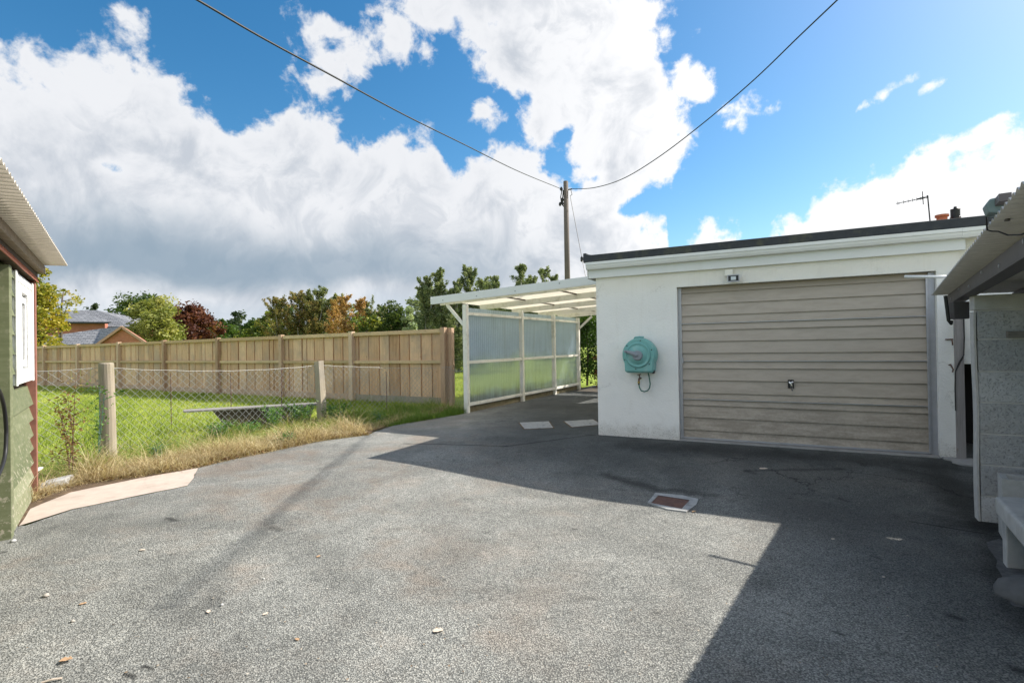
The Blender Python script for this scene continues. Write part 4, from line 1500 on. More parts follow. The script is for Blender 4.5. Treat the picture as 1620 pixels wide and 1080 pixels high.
mb = MB()
mb.prism(d_outline(.66, 1.185, .238, .935, .03), GF.ey * .15)
mb.build('casing', MT['teal'], hr, bevel=.025, seg=3)
mb = MB()
mb.prism(d_outline(.655, 1.19, .225, .955, .165), GF.ey * .03)
cas2 = mb.build('front_cover', MT['teal'], hr, bevel=.012, seg=3)
mb = MB()
mb.lathe(GF.p(.65, .19, 1.185), GF.ey, [(.175, 0), (.178, .012), (.165, .026), (.158, .026), (.15, .018), (.12, .020), (.115, .028), (.075, .034), (.001, .034)], 40)
mb.build('drum_disc', MT['teal'], hr, smooth=True)
mb = MB()
mb.lathe(GF.p(.655, .222, 1.18), GF.ey, [(.07, 0), (.07, .022), (.062, .034), (.001, .036)], 28)
mb.tube([GF.p(.655, .245, 1.18), GF.p(.58, .25, 1.215), GF.p(.50, .25, 1.235)], [.034, .03, .022], 10)
mb.tube([GF.p(.505, .24, 1.235), GF.p(.49, .29, 1.238)], [.02, .017], 10)
mb.build('crank_handle', MT['grey_plastic'], hr, smooth=False, bevel=.004)
mb = MB()
mb.tube([GF.p(.58, .10, 1.41), GF.p(.60, .13, 1.432), GF.p(.66, .14, 1.437), GF.p(.72, .12, 1.432)], .012, 8)
mb.build('carry_handle', MT['teal'], hr)
for k in range(6):
    a_ = math.radians(20 + 60 * k)
    mb = MB()
    mb.lathe(GF.p(.652 + .20 * math.cos(a_), .194, 1.188 + .20 * math.sin(a_)), GF.ey, [(.009, 0), (.009, .003), (.001, .004)], 8)
    mb.build('screw', MT['black'], cas2)
mb = MB()
mb.box(GF, .46, .52, .178, .187, 1.0, 1.03)
mb.build('label_plate', MT['white_pvc'], hr)
mb = MB()
mb.box(GF, .835, .865, .10, .17, .93, .985)
mb.build('hose_outlet', MT['black'], hr, bevel=.006)
mb = MB()
loop = [(.76, .93), (.775, .86), (.785, .78), (.775, .72), (.745, .68), (.70, .668), (.66, .68), (.635, .72), (.627, .765)]
mb.tube([GF.p(s, .07, z) for s, z in loop], .009, 8)
mb.build('hose', MT['hose_green'], hr, smooth=True)
tp_ = thing('water_tap', GF.p(.625, .05, .84), 'small dark garden tap with a yellow hose connector below the hose reel', 'tap')
mb = MB()
mb.tube([GF.p(.64, .0, .85), GF.p(.635, .06, .85)], .012, 8)
mb.tube([GF.p(.64, .03, .855), GF.p(.63, .07, .845), GF.p(.627, .072, .81)], [.014, .015, .012], 8)
mb.tube([GF.p(.635, .05, .86), GF.p(.63, .055, .90)], .007, 8)
mb.bar(GF.p(.605, .055, .90), GF.p(.655, .055, .91), .012, .012)
mb.build('body', MT['rust'], tp_)
mb = MB()
mb.tube([GF.p(.627, .072, .812), GF.p(.627, .072, .785)], .016, 10)
mb.build('connector', MT['brass'], tp_)
mb = MB()
mb.tube([GF.p(.627, .0715, .7849), GF.p(.627, .0715, .762)], .013, 10)
mb.build('collar', MT['black'], tp_)

# ================================================================== CARPORT
cp = thing('carport', CF.p(2.9, -1.2, 0), 'white timber lean-to carport with corrugated plastic roof and side', 'carport')
for s in (0, 2.31, 4.10, 5.79):
    z1 = 2.19 - .01 * s
    mb = MB()
    mb.box(CF, s - .045, s + .045, -.045, .045, -.02, z1)
    mb.build('post', MT['white_paint'], cp, bevel=.004)
segs_ = [(0.045, 2.265), (2.355, 4.055), (4.145, 5.745)]
for a, b in segs_:
    for z in (2.005, 1.02, .17):
        mb = MB()
        mb.box(CF, a + .001, b - .001, -.03, .03, z - .03, z + .03)
        mb.build('rail', MT['white_paint'], cp, bevel=.003)
# corrugated side sheet, outside the rails
nw = int(5.95 / .076)
mb = MB()
mb.sheet(lambda u, v: CF.p(-.03 + 5.9 * u, .055 + .013 * math.sin(2 * math.pi * u * nw), .10 + 2.03 * v), nw * 8, 1)
mb.build('side_sheet', MT['carport_side'], cp, smooth=True)
# roof: slopes up to the garage; u along the length, across to garage
dcr = GF.ex                                    # direction from posts towards the garage


def CR(s, k, dz=0):
    """point on the carport roof plane: s along its length, k across towards the garage"""
    q = CF.O + CF.ex * s + dcr * k
    return Vector((q.x, q.y, 2.32 + .05 * (k + .75) + dz - .01 * s))


nw2 = int(6.4 / .076)
mb = MB()
mb.sheet(lambda u, v: CR(-.10 + 6.35 * u, -.72 + 3.75 * v, .012 * math.sin(2 * math.pi * u * nw2)), nw2 * 6, 2)
mb.build('roof_sheet', MT['carport_roof'], cp, smooth=True)
for s in (.02, 1.5, 2.98, 4.46, 5.75):
    mb = MB()
    mb.bar(CR(s, -.62, -.075), CR(s, 3.05, -.075), .045, .115)
    mb.build('rafter', MT['white_paint'], cp)
for k in (.55, 1.75, 2.9):
    mb = MB()
    mb.bar(CR(.045, k, -.028), CR(5.7, k, -.028), .03, .025)
    mb.build('batten', MT['dark_wood'], cp)
mb = MB()
mb.bar(CR(-.12, -.76, -.03), CR(-.12, 3.08, -.03), .022, .155)
fb = mb.build('front_board', MT['white_pvc'], cp, bevel=.003)
for k in (-.45, .35, 1.2, 2.1, 2.8):
    mb = MB()
    q = CR(-.12, k, -.03)
    d = (CF.ex * -1)
    mb.lathe(q + d * .011 + Vector((0, 0, .02 * (-1) ** int(k * 3))), d, [(.012, 0), (.012, .005), (.001, .006)], 8)
    mb.build('screw', MT['grey_plastic'], fb)
for s, sg in ((0, 1), (5.79, 1)):
    mb = MB()
    a = CF.p(s, .0, 1.78)
    mb.bar(a - dcr * .05, CR(s + .02, -.46, -.13), .04, .06)
    mb.build('brace', MT['white_paint'], cp)
b2 = MB()
b2.bar(CF.p(5.79, -.02, 1.80), CF.p(5.79, -.02, 1.80) + dcr * .42 + Vector((0, 0, .36)), .04, .06)
b2.build('brace', MT['white_paint'], cp)
# dwarf kerb below the side sheet
mb = MB()
mb.box(CF, .05, 5.9, .03, .16, -.02, .115)
MT['mossy'] = simple('mossy_kerb', (0.20, 0.17, 0.10), 0.95, 0.5, 9, 0.6, 40, dirt=(0.10, 0.075, 0.03), dscale=5, damt=.8)
tag(mb.build('kerb', MT['mossy'], bevel=.015), 'low mossy concrete kerb beneath the carport side', 'kerb')

# white inspection covers in the tarmac
for q4, lb in (([(822, 669), (868, 667), (875, 677), (830, 679)], 'white square drain cover nearer the carport posts'), ([(893, 667), (938, 664), (952, 672), (905, 676)], 'white square drain cover beside the garage corner')):
    q_ = [GT(x, y, .0) for x, y in q4]
    c_ = sum(q_, Vector()) / 4
    dcv = thing('drain_cover', c_, lb, 'drain cover', 'drain covers under the carport')
    mb = MB()
    mb.prism([c_ + (p_ - c_) * 1.0 for p_ in q_], (0, 0, .012))
    mb.build('lid', MT['chipped'], dcv, bevel=.003)
    mb = MB()
    mb.prism([c_ + (p_ - c_) * 1.09 for p_ in q_], (0, 0, .0075))
    mb.build('rim', MT['soil'], dcv)

# manhole
mh = thing('manhole', GT(1064, 797), 'rusty brown manhole cover in a chipped concrete surround', 'manhole')
mhO = [GT(x, y) for x, y in [(1037, 781), (1080, 785), (1105, 791), (1102, 800), (1086, 811), (1055, 807), (1024, 797), (1028, 792)]]
mhI = [GT(x, y) for x, y in [(1041.5, 785.5), (1091.5, 793), (1078.5, 807), (1029.5, 798)]]
mb = MB()
ctr = sum(mhO, Vector()) / len(mhO)
# ring made of outer outline minus the lid opening
ring_o = mhO
ring_i = []
for p_ in mhO:
    # nearest point on the inner quad boundary
    best = None
    for a, b in zip(mhI, mhI[1:] + mhI[:1]):
        tt = max(0, min(1, (p_ - a).dot(b - a) / (b - a).length_squared))
        q = a.lerp(b, tt)
        if best is None or (q - p_).length < (best - p_).length:
            best = q
    ring_i.append(best)
n_ = len(ring_o)
mb.add([p_ + Vector((0, 0, .014)) for p_ in ring_o] + [p_ + Vector((0, 0, .016)) for p_ in ring_i] + [p_ - Vector((0, 0, .01)) for p_ in ring_o],
       [(i, (i + 1) % n_, n_ + (i + 1) % n_, n_ + i) for i in range(n_)] + [(2 * n_ + i, 2 * n_ + (i + 1) % n_, (i + 1) % n_, i) for i in range(n_)])
mb.build('surround', MT['chipped'], mh)
mb = MB()
mb.prism([p_ for p_ in mhI], (0, 0, .0125))
mb.build('lid', MT['rust'], mh, bevel=.003)

# ================================================================== TIMBER FENCE
wf = thing('timber_fence', WF.p(9, 0, 0), 'close boarded timber fence with square posts along the far side of the lawn', 'fence')
post_s = [-.034, 2.86, 5.567, 8.497, 11.465, 14.42, 17.53, 20.46, 23.4]
ztop = lambda s: 1.765 - .0059 * s
for i, s in enumerate(post_s):
    mb = MB()
    mb.tint = random.random()
    mb.box(WF, s - .06, s + .06, -.02, .10, -.02, ztop(s) + .02)
    mb.build('post', MT['post_wood'], wf, bevel=.005)
mb = MB()
mb.tint = .3
mb.box(WF, -.215, -.10, -.13, -.02, -.02, ztop(0) + .01)
mb.build('post', MT['post_wood'], wf, bevel=.005)
for i in range(len(post_s) - 1):
    a, b = post_s[i] + .06, post_s[i + 1] - .06
    if i == 0:
        a0 = -.1
    mb = MB()
    s = a
    while s < b - .02:
        wd = random.choice((.15, .27, .3, .33, .33, .36)) * random.uniform(.95, 1.05)
        e = min(b, s + wd)
        zt_ = ztop((s + e) / 2) - .03 + random.uniform(-.006, .006)
        mb.tint = random.random()
        tl = random.uniform(-.006, .006)
        mb.box(WF, s, e, -.036 + tl, -.02 + tl, .16, zt_)
        mb.tint = random.random() * .5
        if e < b - .06:
            mb.box(WF, e - .04, min(b, e + .09), -.075, -.06, .16, zt_ - .01)
        s = e + random.uniform(.024, .044)
    mb.build('board_panel', MT['fence_wood'], wf)
    for hgt, dz in ((0, .09), (1, .075)):
        mb = MB()
        mb.tint = random.random()
        z0, z1 = (ztop(a) - .055, ztop(b) - .055) if hgt == 0 else (.995, .985)
        mb.bar(WF.p(a + .001, .018, z0), WF.p(b - .001, .018, z1), .07 if hgt == 0 else .06, dz)
        mb.build('rail', MT['fence_rail'], wf, bevel=.004)
    mb = MB()
    mb.box(WF, a + .002, b - .002, -.05, -.005, -.01, .158)
    mb.build('gravel_board', MT['old_post'] if i == 0 else MT['post_wood'], wf)
mb = MB()
mb.tint = .6
mb.box(WF, -.098, -.0945 + .03, -.045, -.022, .12, ztop(0) - .02)
mb.build('end_board', MT['fence_wood'], wf)

# ================================================================== WIRE FENCE
ch = thing('chain_link_fence', W1, 'sagging galvanised chain-link fence along the edge of the lawn', 'fence')
# post 1: round; post 2: square pale
mb = MB()
mb.tint = .6
mb.tube([W1 + Vector((0, 0, -.05)), W1 + Vector((-.008, .0, .6)), W1 + Vector((-.02, 0, 1.20)), W1 + Vector((-.02, 0, 1.212))], [.088, .084, .080, .07], 16)
mb.build('round_post', MT['old_post'], ch, smooth=False, bevel=.004)
mb = MB()
mb.tint = .8
d12 = (W2 - W1).normalized()
PF = Frame(W2, d12, (d12.y, -d12.x, 0))
lean_ = Vector((-.03, 0, 0))
mb.hexa([PF.p(-.065, -.065, -.03), PF.p(.065, -.065, -.03), PF.p(.065, .065, -.03), PF.p(-.065, .065, -.03)] +
        [PF.p(a, b, z) - Vector((.05, 0, 0)) for a, b, z in ((-.06, -.06, 1.10), (.06, -.06, 1.11), (.06, .06, 1.125), (-.06, .06, 1.12))])
mb.build('square_post', MT['old_post'], ch, bevel=.006)
for k, (x, yb, yt) in enumerate([(446, 672, 582), (366, 668, 590), (271, 672, 590), (612, 652, 588)]):
    mb = MB()
    a = G(x, yb)
    mb.tube([a, at(x - 1, yt, a.y)], .0065, 6)
    mb.build('stake', MT['rust'], ch)
WR = 0.0021
cw, chh = .0565, .052


def mesh_run(a, b, top_a, top_b, sag, off):
    """chain link between two points"""
    L = (b - a).length
    n = int(L / cw)
    Vs, Fs = [], []
    d = (b - a) / L
    nx = Vector((-d.y, d.x, 0))
    rows = int(1.15 / chh)
    base = 0
    for i in range(n):
        pts_ = []
        for j in range(rows + 1):
            par = (i + j) % 2
            s = (i + par) * cw
            f_ = s / L
            zt = top_a + (top_b - top_a) * f_ - sag * 4 * f_ * (1 - f_)
            z = zt - j * chh * (1 + .05 * math.sin(i * .21))
            if z < .015:
                break
            wob = .012 * math.sin(s * 3.1 + z * 5) + .006 * math.sin(s * 9)
            pts_.append(a + d * (s + .006 * math.sin(z * 9 + i * .3)) + nx * (off + wob + (.003 if par else -.003)) + Vector((0, 0, z)))
        for p_, q in zip(pts_[:-1], pts_[1:]):
            dd = (q - p_).normalized()
            u_ = dd.cross(nx).normalized() * WR
            v_ = nx * WR
            for c_ in (p_, q):
                Vs += [c_ + u_, c_ - u_ * .5 + v_ * .87, c_ - u_ * .5 - v_ * .87]
            for k in range(3):
                k2 = (k + 1) % 3
                Fs.append((base + k, base + k2, base + 3 + k2, base + 3 + k))
            base += 6
    return Vs, Fs


for (a, b, ta, tb, sag) in ((W0, W1, 1.16, 1.15, .03), (W1, W2, 1.15, 1.04, .07), (W2, W3, 1.04, .86, .02), (W3 + Vector((.05, -.1, 0)), W4, .86, .84, .02)):
    Vs, Fs = mesh_run(a, b, ta, tb, sag, .085)
    np_mesh('mesh_panel', np.array([tuple(v) for v in Vs]), np.array(Fs), np.full(len(Vs), .5), MT['wire'], ch)
    mb = MB()
    d = (b - a)
    nx = Vector((-d.y, d.x, 0)).normalized() * .088
    mb.tube([a.lerp(b, k / 16) + nx + Vector((0, 0, ta + (tb - ta) * k / 16 - sag * 4 * (k / 16) * (1 - k / 16) + .004 * math.sin(k * 2.1))) for k in range(17)], .0026, 5)
    mb.build('line_wire', MT['wire'], ch)
mb = MB()
e0 = WF.p(-.034, .11, .86)
mb.tube([e0 + Vector((0, 0, 0)), e0 + Vector((.1, -.02, .03)), e0 + Vector((.22, -.05, -.02)), e0 + Vector((.16, -.04, .02)), e0 + Vector((.24, -.06, .04))], .005, 5)
mb.build('tie_wire', MT['wire'], ch)

# low plank bench lying on the lawn
be = thing('plank_bench', G(390, 668), 'low dark timber bench with a pale plank top on the lawn behind the wire fence', 'bench')
A0, A1 = Vector((-5.52, 8.62, .34)), Vector((-3.62, 9.86, .30))
dA = (A1 - A0).normalized()
nA = Vector((-dA.y, dA.x, 0))
mb = MB()
mb.tint = .9
mb.bar(A0, A1, .30, .028)
MT['bleached'] = wood('bleached_plank', [(0.07, 0.06, 0.05), (0.15, 0.135, 0.12), (0.26, 0.24, 0.22)], 'x')
mb.build('top_plank', MT['bleached'], be, bevel=.003)
mb = MB()
q0, q1 = A0 + dA * .42, A1 - dA * .2
for sg in (1, -1):
    o = nA * (.11 * sg)
    mb.hexa([q0 + o + dA * .22 + Vector((0, 0, -.34)) - nA * .015, q1 + o - dA * .1 + Vector((0, 0, -.31)) - nA * .015, q1 + o - dA * .1 + Vector((0, 0, -.31)) + nA * .015, q0 + o + dA * .22 + Vector((0, 0, -.34)) + nA * .015,
             q0 + o - nA * .015 + Vector((0, 0, -.016)), q1 + o - nA * .015 + Vector((0, 0, -.016)), q1 + o + nA * .015 + Vector((0, 0, -.016)), q0 + o + nA * .015 + Vector((0, 0, -.016))])
mb.build('side_board', MT['dark_wood'], be)
for fq in (.12, .5, .9):
    c_ = q0.lerp(q1, fq)
    mb = MB()
    mb.bar(c_ + Vector((0, 0, -.17)) - nA * .09, c_ + Vector((0, 0, -.17)) + nA * .09, .05, .30)
    mb.build('leg', MT['dark_wood'], be)

# stump by the fence
mb = MB()
a = G(631, 629)
mb.tube([a, a + Vector((0, 0, .2)), a + Vector((.01, 0, .27))], [.05, .045, .04], 9)
tag(mb.build('stump', MT['dark_wood']), 'short dark wooden stump standing in front of the timber fence', 'stump')

def cat_pts(ctrl, n=60):
    """smooth curve through control points (Catmull-Rom)"""
    P = [ctrl[0] + (ctrl[0] - ctrl[1])] + ctrl + [ctrl[-1] + (ctrl[-1] - ctrl[-2])]
    out = []
    for i in range(1, len(P) - 2):
        for k in range(n // (len(P) - 3)):
            t_ = k / (n // (len(P) - 3))
            p0, p1, p2, p3 = P[i - 1], P[i], P[i + 1], P[i + 2]
            out.append(.5 * ((2 * p1) + (p2 - p0) * t_ + (2 * p0 - 5 * p1 + 4 * p2 - p3) * t_ ** 2 + (3 * p1 - p0 - 3 * p2 + p3) * t_ ** 3))
    out.append(P[-2])
    return out


# ================================================================== SHED (left)
sh = thing('shed', SF.p(2, -1, 0), 'green weatherboard shed with white window and corrugated roof', 'shed')
LEN = 4.0
WALL_END = 1.29
mb = MB()
mb.box(SF, .052, WALL_END, -.12, -.04, 0, 2.1)
mb.box(SF, 2.15, LEN, -.12, -.04, 0, 2.1)
mb.box(SF, WALL_END, 2.15, -.12, -.04, 2.0, 2.1)
mb.box(SF, 0, .06, -2.4, -.05, 0, 2.06)
mb.box(SF, LEN - .05, LEN, -2.4, -.12, 0, 2.06)
mb.box(SF, 0, LEN, -2.5, -2.4, 0, 1.9)
mb.build('wall', MT['dark_wood'], sh)
zb = [.015, .195, .328, .46, .587, .731, .875, 1.038, 1.19, 1.34, 1.49, 1.64, 1.79, 1.93, 2.02]
mb, wb, wb2 = MB(), MB(), MB()
for a, b in zip(zb[:-1], zb[1:]):
    mb.tint = random.random()
    spans = [(.05, WALL_END), (2.16, LEN)]
    if a >= 1.03 and b <= 2.0:
        spans = [(1.10, WALL_END), (2.16, LEN)]
    for s0, s1 in spans:
        MBS = wb if s0 < 2 else wb2
        MBS.tint = mb.tint
        j = random.uniform(-.004, .004)
        MBS.prism([SF.p(s0, -.038, b + .01), SF.p(s0, -.016, b + .008), SF.p(s0, .024, a + j), SF.p(s0, .008, a - .002 + j), SF.p(s0, -.01, a + .012 + j), SF.p(s0, -.038, a)], SF.ex * (s1 - s0))
wb.build('weatherboard', MT['board'], sh)
wb2.build('weatherboard', MT['board'], sh)
mb = MB()
mb.box(SF, -.02, .05, -.06, .045, 0, 2.03)
mb.build('corner_trim', MT['red_paint'], sh, bevel=.004)
mb = MB()
mb.box(SF, LEN + .002, LEN + .05, -.07, .045, 0, 2.03)
mb.build('corner_trim', MT['red_paint'], sh, bevel=.004)
mb = MB()
for k in range(14):
    mb.tint = random.random()
    mb.prism([SF.p(LEN + .001, -.072, .02 + .145 * k), SF.p(LEN + .030, -.072, .02 + .145 * k), SF.p(LEN + .008, -.072, .02 + .145 * (k + 1)), SF.p(LEN + .001, -.072, .02 + .145 * (k + 1))], SF.ey * -2.4)
mb.build('end_weatherboard', MT['board'], sh)
mb = MB()
mb.box(SF, .062, .33, -.02, .022, 1.10, 1.995)
mb.box(SF, .70, 1.095, -.02, .022, 1.10, 1.995)
mb.box(SF, .331, .699, -.02, .022, 1.86, 1.995)
mb.box(SF, .331, .699, -.02, .022, 1.10, 1.21)
mb.box(SF, 1.03, 1.10, 0.0225, .034, 1.095, 2.0)
mb.box(SF, .062, .13, 0.0225, .034, 1.095, 2.0)
win = mb.build('window', MT['flaky_white'], sh, bevel=.004)
mb = MB()
mb.box(SF, .335, .695, -.012, -.004, 1.212, 1.858)
mb.build('pane', MT['glass'], win)
mb = MB()
mb.box(SF, .36, .42, -.003, .012, 1.24, 1.83)
mb.box(SF, .61, .67, -.003, .012, 1.24, 1.83)
mb.box(SF, .421, .609, -.003, .012, 1.24, 1.29)
mb.box(SF, .421, .609, -.003, .012, 1.78, 1.83)
mb.build('sash', MT['flaky_white'], win)
mb = MB()
mb.box(SF, WALL_END, 1.40, -.06, .03, 0, 2.0)
mb.build('door_post', MT['board'], sh, bevel=.004)
mb = MB()
mb.box(SF, 1.402, 2.148, -.10, -.06, .02, 1.99)
dd_ = mb.build('door', MT['board'], sh)
mb = MB()
mb.tube([SF.p(1.47, -.06, 1.02), SF.p(1.47, -.03, 1.0)], .02, 8)
mb.build('handle', MT['black'], dd_)
mb = MB()
mb.box(SF, -.03, LEN, -.03, .055, 2.03, 2.115)
fasc = mb.build('fascia', MT['dark_wood'], sh)
mb = MB()
mb.box(SF, -.03, LEN, .056, .062, 2.02, 2.032)
nd = int(LEN / .06)
for k in range(nd):
    s = k * .06
    mb.prism([SF.p(s + .012, .057, 2.0325), SF.p(s + .036, .057, 2.0325), SF.p(s + .024, .057, 2.056)], SF.ey * .005)
mb.build('zigzag_trim', MT['orange_paint'], fasc)
mb = MB()
mb.bar(SF.p(-.10, .06, 2.15), SF.p(LEN, .06, 2.12), .09, .075)
mb.build('eaves_beam', MT['beam_wood'], sh, bevel=.006)
mb = MB()
for k in range(6):
    s = .02 + k * .78
    mb.bar(SF.p(s, -.05, 2.13), SF.p(s, -2.4, 2.02), .05, .08)
mb.build('rafter', MT['dark_wood'], sh)


def shed_roof(u, v):
    s = -.06 + (LEN + .2) * u
    o = .27 - 2.95 * v
    return SF.p(s, o, 2.205 - .012 * s - .045 * (0.27 - o) + .009 * math.sin(2 * math.pi * s / .076))


mb = MB()
mb.sheet(shed_roof, int(4.2 / .076 * 8), 1)
mb.build('roof', MT['shed_roof'], sh, smooth=True, solid=.002)
# black hose hanging by the shed door
mb = MB()
hosep = [(2.4, .05, 1.22), (2.2, .05, 1.17), (1.98, .05, 1.10), (1.83, .05, .99), (1.765, .05, .86), (1.765, .05, .78), (1.82, .05, .67), (2.0, .05, .60), (2.3, .05, .57), (2.6, .05, .66)]
mb.tube(cat_pts([SF.p(*q) for q in hosep], 60), .0115, 10)
tag(mb.build('garden_hose', MT['cable'], smooth=True), 'thick black hose looped beside the green shed door', 'hose')
# cracked white block and offcut by the shed corner
mb = MB()
b0, b1 = G(62, 778), G(106, 770)
mb.hexa([b0, b1, b1 + Vector((-.10, .22, 0)), b0 + Vector((-.12, .2, 0)), b0 + Vector((0, 0, .075)), b1 + Vector((-.01, 0, .09)), b1 + Vector((-.10, .2, .085)), b0 + Vector((-.1, .2, .07))])
tag(mb.build('concrete_lump', MT['concrete'], bevel=.012), 'broken pale concrete lump on the soil beside the shed corner', 'block')
mb = MB()
mb.bar(G(46, 754) + Vector((0, 0, .03)), G(66, 749) + Vector((0, 0, .07)), .05, .02)
tag(mb.build('timber_offcut', MT['flaky_white'], bevel=.003), 'short white painted timber offcut lying by the red shed corner', 'offcut')

# ================================================================== LEAN-TO (right)
ln = thing('lean_to', LF.p(2, -.8, 0), 'open lean-to shelter with corrugated roof on a dark steel beam', 'shelter')


def lean_roof(u, v):
    s = 0.0 + 6.0 * u
    k = 1.9 * v
    return LF.p(s, -k, 1.783 + .0285 * s - .02 * k + .009 * math.sin(2 * math.pi * s / .076))


mb = MB()
mb.sheet(lean_roof, int(6.0 / .076 * 8), 1)
mb.build('roof', MT['lean_roof'], ln, smooth=True, solid=.002)
mb = MB()
z0, z1 = 1.70, 1.845
mb.bar(LF.p(.03, -.125, 1.727), LF.p(5.9, -.125, 1.727 + .012 * 5.8), .012, .085)
mb.bar(LF.p(.03, -.165, 1.680), LF.p(5.9, -.165, 1.680 + .012 * 5.8), .092, .010)
bm_ = mb.build('steel_beam', MT['brown_steel'], ln, bevel=.002)
for k in range(7):
    s = .35 + k * .6
    mb = MB()
    mb.lathe(LF.p(s, -.119, 1.725 + .012 * s + (.02 if k % 2 else -.015)), LF.ey, [(.011, 0), (.011, .006), (.001, .008)], 8)
    mb.build('bolt', MT['steel'], bm_)
for k_ in (.6, 1.15, 1.75):
    mb = MB()
    mb.bar(LF.p(.05, -k_, 1.715), LF.p(5.9, -k_, 1.86), .05, .08)
    mb.build('purlin', MT['brown_steel'], ln)
mb = MB()
mb.prism([LF.p(0, -1.85, -.15), LF.p(5.9, -1.85, -.15), LF.p(5.9, -1.85, 1.735 + .0285 * 5.9), LF.p(0, -1.85, 1.735)], LF.ey * -.1)
mb.build('back_wall', MT['block'], ln)

# block pier: one breeze block a course with mortar joints
BF = Frame((3.715, 4.107, 0), (0.87, -0.49, 0), (-0.49, -0.87, 0))


def KZ(z):
    return 1.35 + (z - 1.35) * 1.085


bp = thing('block_pier', BF.p(.22, -.05, 0), 'grey breeze block pier holding up the lean-to beam', 'pier')
z = 0.0
course = [(-.02, .16, .5), (.17, .395, .35), (.407, .632, .4), (.644, .868, .45), (.88, 1.095, .75), (1.107, 1.33, .30), (1.342, 1.655, .9)]
courses = [(-.02, .185, .85), (.197, .412, .35), (.424, .64, .35), (.652, .868, .40), (.88, 1.095, .62), (1.107, 1.33, .32), (1.342, 1.54, .45)]
courses = [(KZ(a), KZ(b), c_) for a, b, c_ in courses]
for z0, z1, tnt in courses:
    mb = MB()
    mb.tint = tnt
    mb.box(BF, 0, .44, -.10, 0, z0, z1)
    mb.build('block', MT['block'], bp, bevel=.004)
mb = MB()
mb.tint = .95
mb.box(BF, -.02, .30, -.12, .012, KZ(1.552), KZ(1.66))
mb.build('padstone', MT['concrete'], bp, bevel=.008)
for b, c_ in [(q[1], r_[0]) for q, r_ in zip(courses[:-1], courses[1:])] + [(courses[-1][1], KZ(1.552))]:
    mb = MB()
    mb.box(BF, .004, .436, -.097, -.003, b, c_)
    mb.build('mortar_joint', MT['mortar'], bp)
mb = MB()
mb.sheet(lambda u, v: BF.p(-.012 - .004 * math.sin(v * 9), -.10 + .104 * u, courses[0][0] + (KZ(1.54) - courses[0][0]) * v), 1, 20)
mb.build('render_edge', MT['mortar'], bp, solid=.014)
mb = MB()
mb.box(BF, .17, .5, .001, .045, 1.345, 1.395)
tag(mb.build('timber_stub', MT['bleached'], bevel=.003), 'short sawn timber stub sticking out from the block pier', 'timber')
# further blockwork wall beyond the pier, under the roof
# floodlight on the edge of the lean-to roof
qf = LF.p(3.42, -.03, 1.885)
lf = thing('roof_floodlight', qf, 'weathered grey green floodlight standing on the lean-to roof edge', 'floodlight')
Lh = Frame(qf, LF.ex, LF.ey)
mb = MB()
mb.prism([Lh.p(.0, .05, .02), Lh.p(.0, .0, .01), Lh.p(.0, -.01, .07), Lh.p(.0, .02, .085), Lh.p(.0, .045, .082), Lh.p(.0, .06, .06)], Lh.ex * .10)
mb.build('housing', MT['lamp_green'], lf, bevel=.006)
mb = MB()
mb.box(Lh, .1015, .20, -.01, .03, .045, .078)
mb.tube([Lh.p(.06, -.015, -.02), Lh.p(.06, -.012, .04)], .010, 8)
mb.build('bracket', MT['brown_steel'], lf)
mb = MB()
mb.tube([Lh.p(.0, .045, .03), Lh.p(-.04, .04, -.01), Lh.p(-.07, .035, -.03), Lh.p(-.06, .02, -.04), Lh.p(-.05, -.0, -.045), Lh.p(-.03, -.03, -.07), Lh.p(.05, -.06, -.085), Lh.p(.10, -.08, -.08)], .0035, 6)
mb.build('cable', MT['cable'], lf)
# white tube on the roof edge
mb = MB()
mb.tube([Vector((3.489, 4.558, 1.900)), Vector((3.74, 4.29, 1.858))], .0125, 12)
tag(mb.build('white_tube', MT['white_pvc'], smooth=True), 'white plastic tube poking out over the lean-to roof edge', 'tube')
# electrical box below the end of the beam
jb = thing('electrical_box', at(1508, 492, 4.55), 'dark brown electrical box with black conduit below the end of the steel beam', 'electrical box')
a = at(1500, 478, 4.55)
JF = Frame(a, (1, -.25, 0), (-.25, -1, 0))
mb = MB()
mb.box(JF, .03, .15, -.06, .02, -.15, .0)
mb.build('box', MT['brown_steel'], jb, bevel=.006)
mb = MB()
mb.tube([JF.p(-.02, 0, .06), JF.p(-.01, .0, -.05), JF.p(.0, .0, -.16), JF.p(.02, .0, -.19), JF.p(.03, -.02, -.17)], .014, 8)
mb.build('conduit', MT['black'], jb)

# concrete slab on blocks at the right edge
bn = thing('slab_bench', Vector((3.2, 3.0, 0)), 'thick pale concrete slab laid on blocks as a low bench', 'bench')
A_ = at(1573, 783, 3.40)
zt = A_.z
d1 = Vector((-.55, -.83, 0)).normalized()
d2 = Vector((.96, -.28, 0)).normalized()
BB = Frame((A_.x, A_.y, 0), d1, d2)
mb = MB()
mb.box(BB, 0, 1.6, 0, .48, zt - .12, zt)
mb.build('slab', MT['concrete'], bn, bevel=.022, seg=3)
for s in (.04, 1.25):
    mb = MB()
    mb.box(BB, s, s + .10, .03, .40, -.15, zt - .123)
    mb.build('leg', MT['concrete'], bn, bevel=.008)
# hollow block behind the slab
hb = MB()
Hc = at(1585, 757, 3.72)
HB = Frame((Hc.x, Hc.y, 0), (.80, -.60, 0), (-.60, -.80, 0))
hz_ = Hc.z
hb.box(HB, 0, .44, -.035, 0, -.15, hz_)
hb.box(HB, 0, .44, -.215, -.18, -.15, hz_)
hb.box(HB, 0, .04, -.18, -.035, -.15, hz_)
hb.box(HB, .20, .24, -.18, -.035, -.15, hz_)
hb.box(HB, .40, .44, -.18, -.035, -.15, hz_)
tag(hb.build('hollow_block', MT['concrete']), 'hollow concrete block stack standing behind the pale slab bench', 'block')
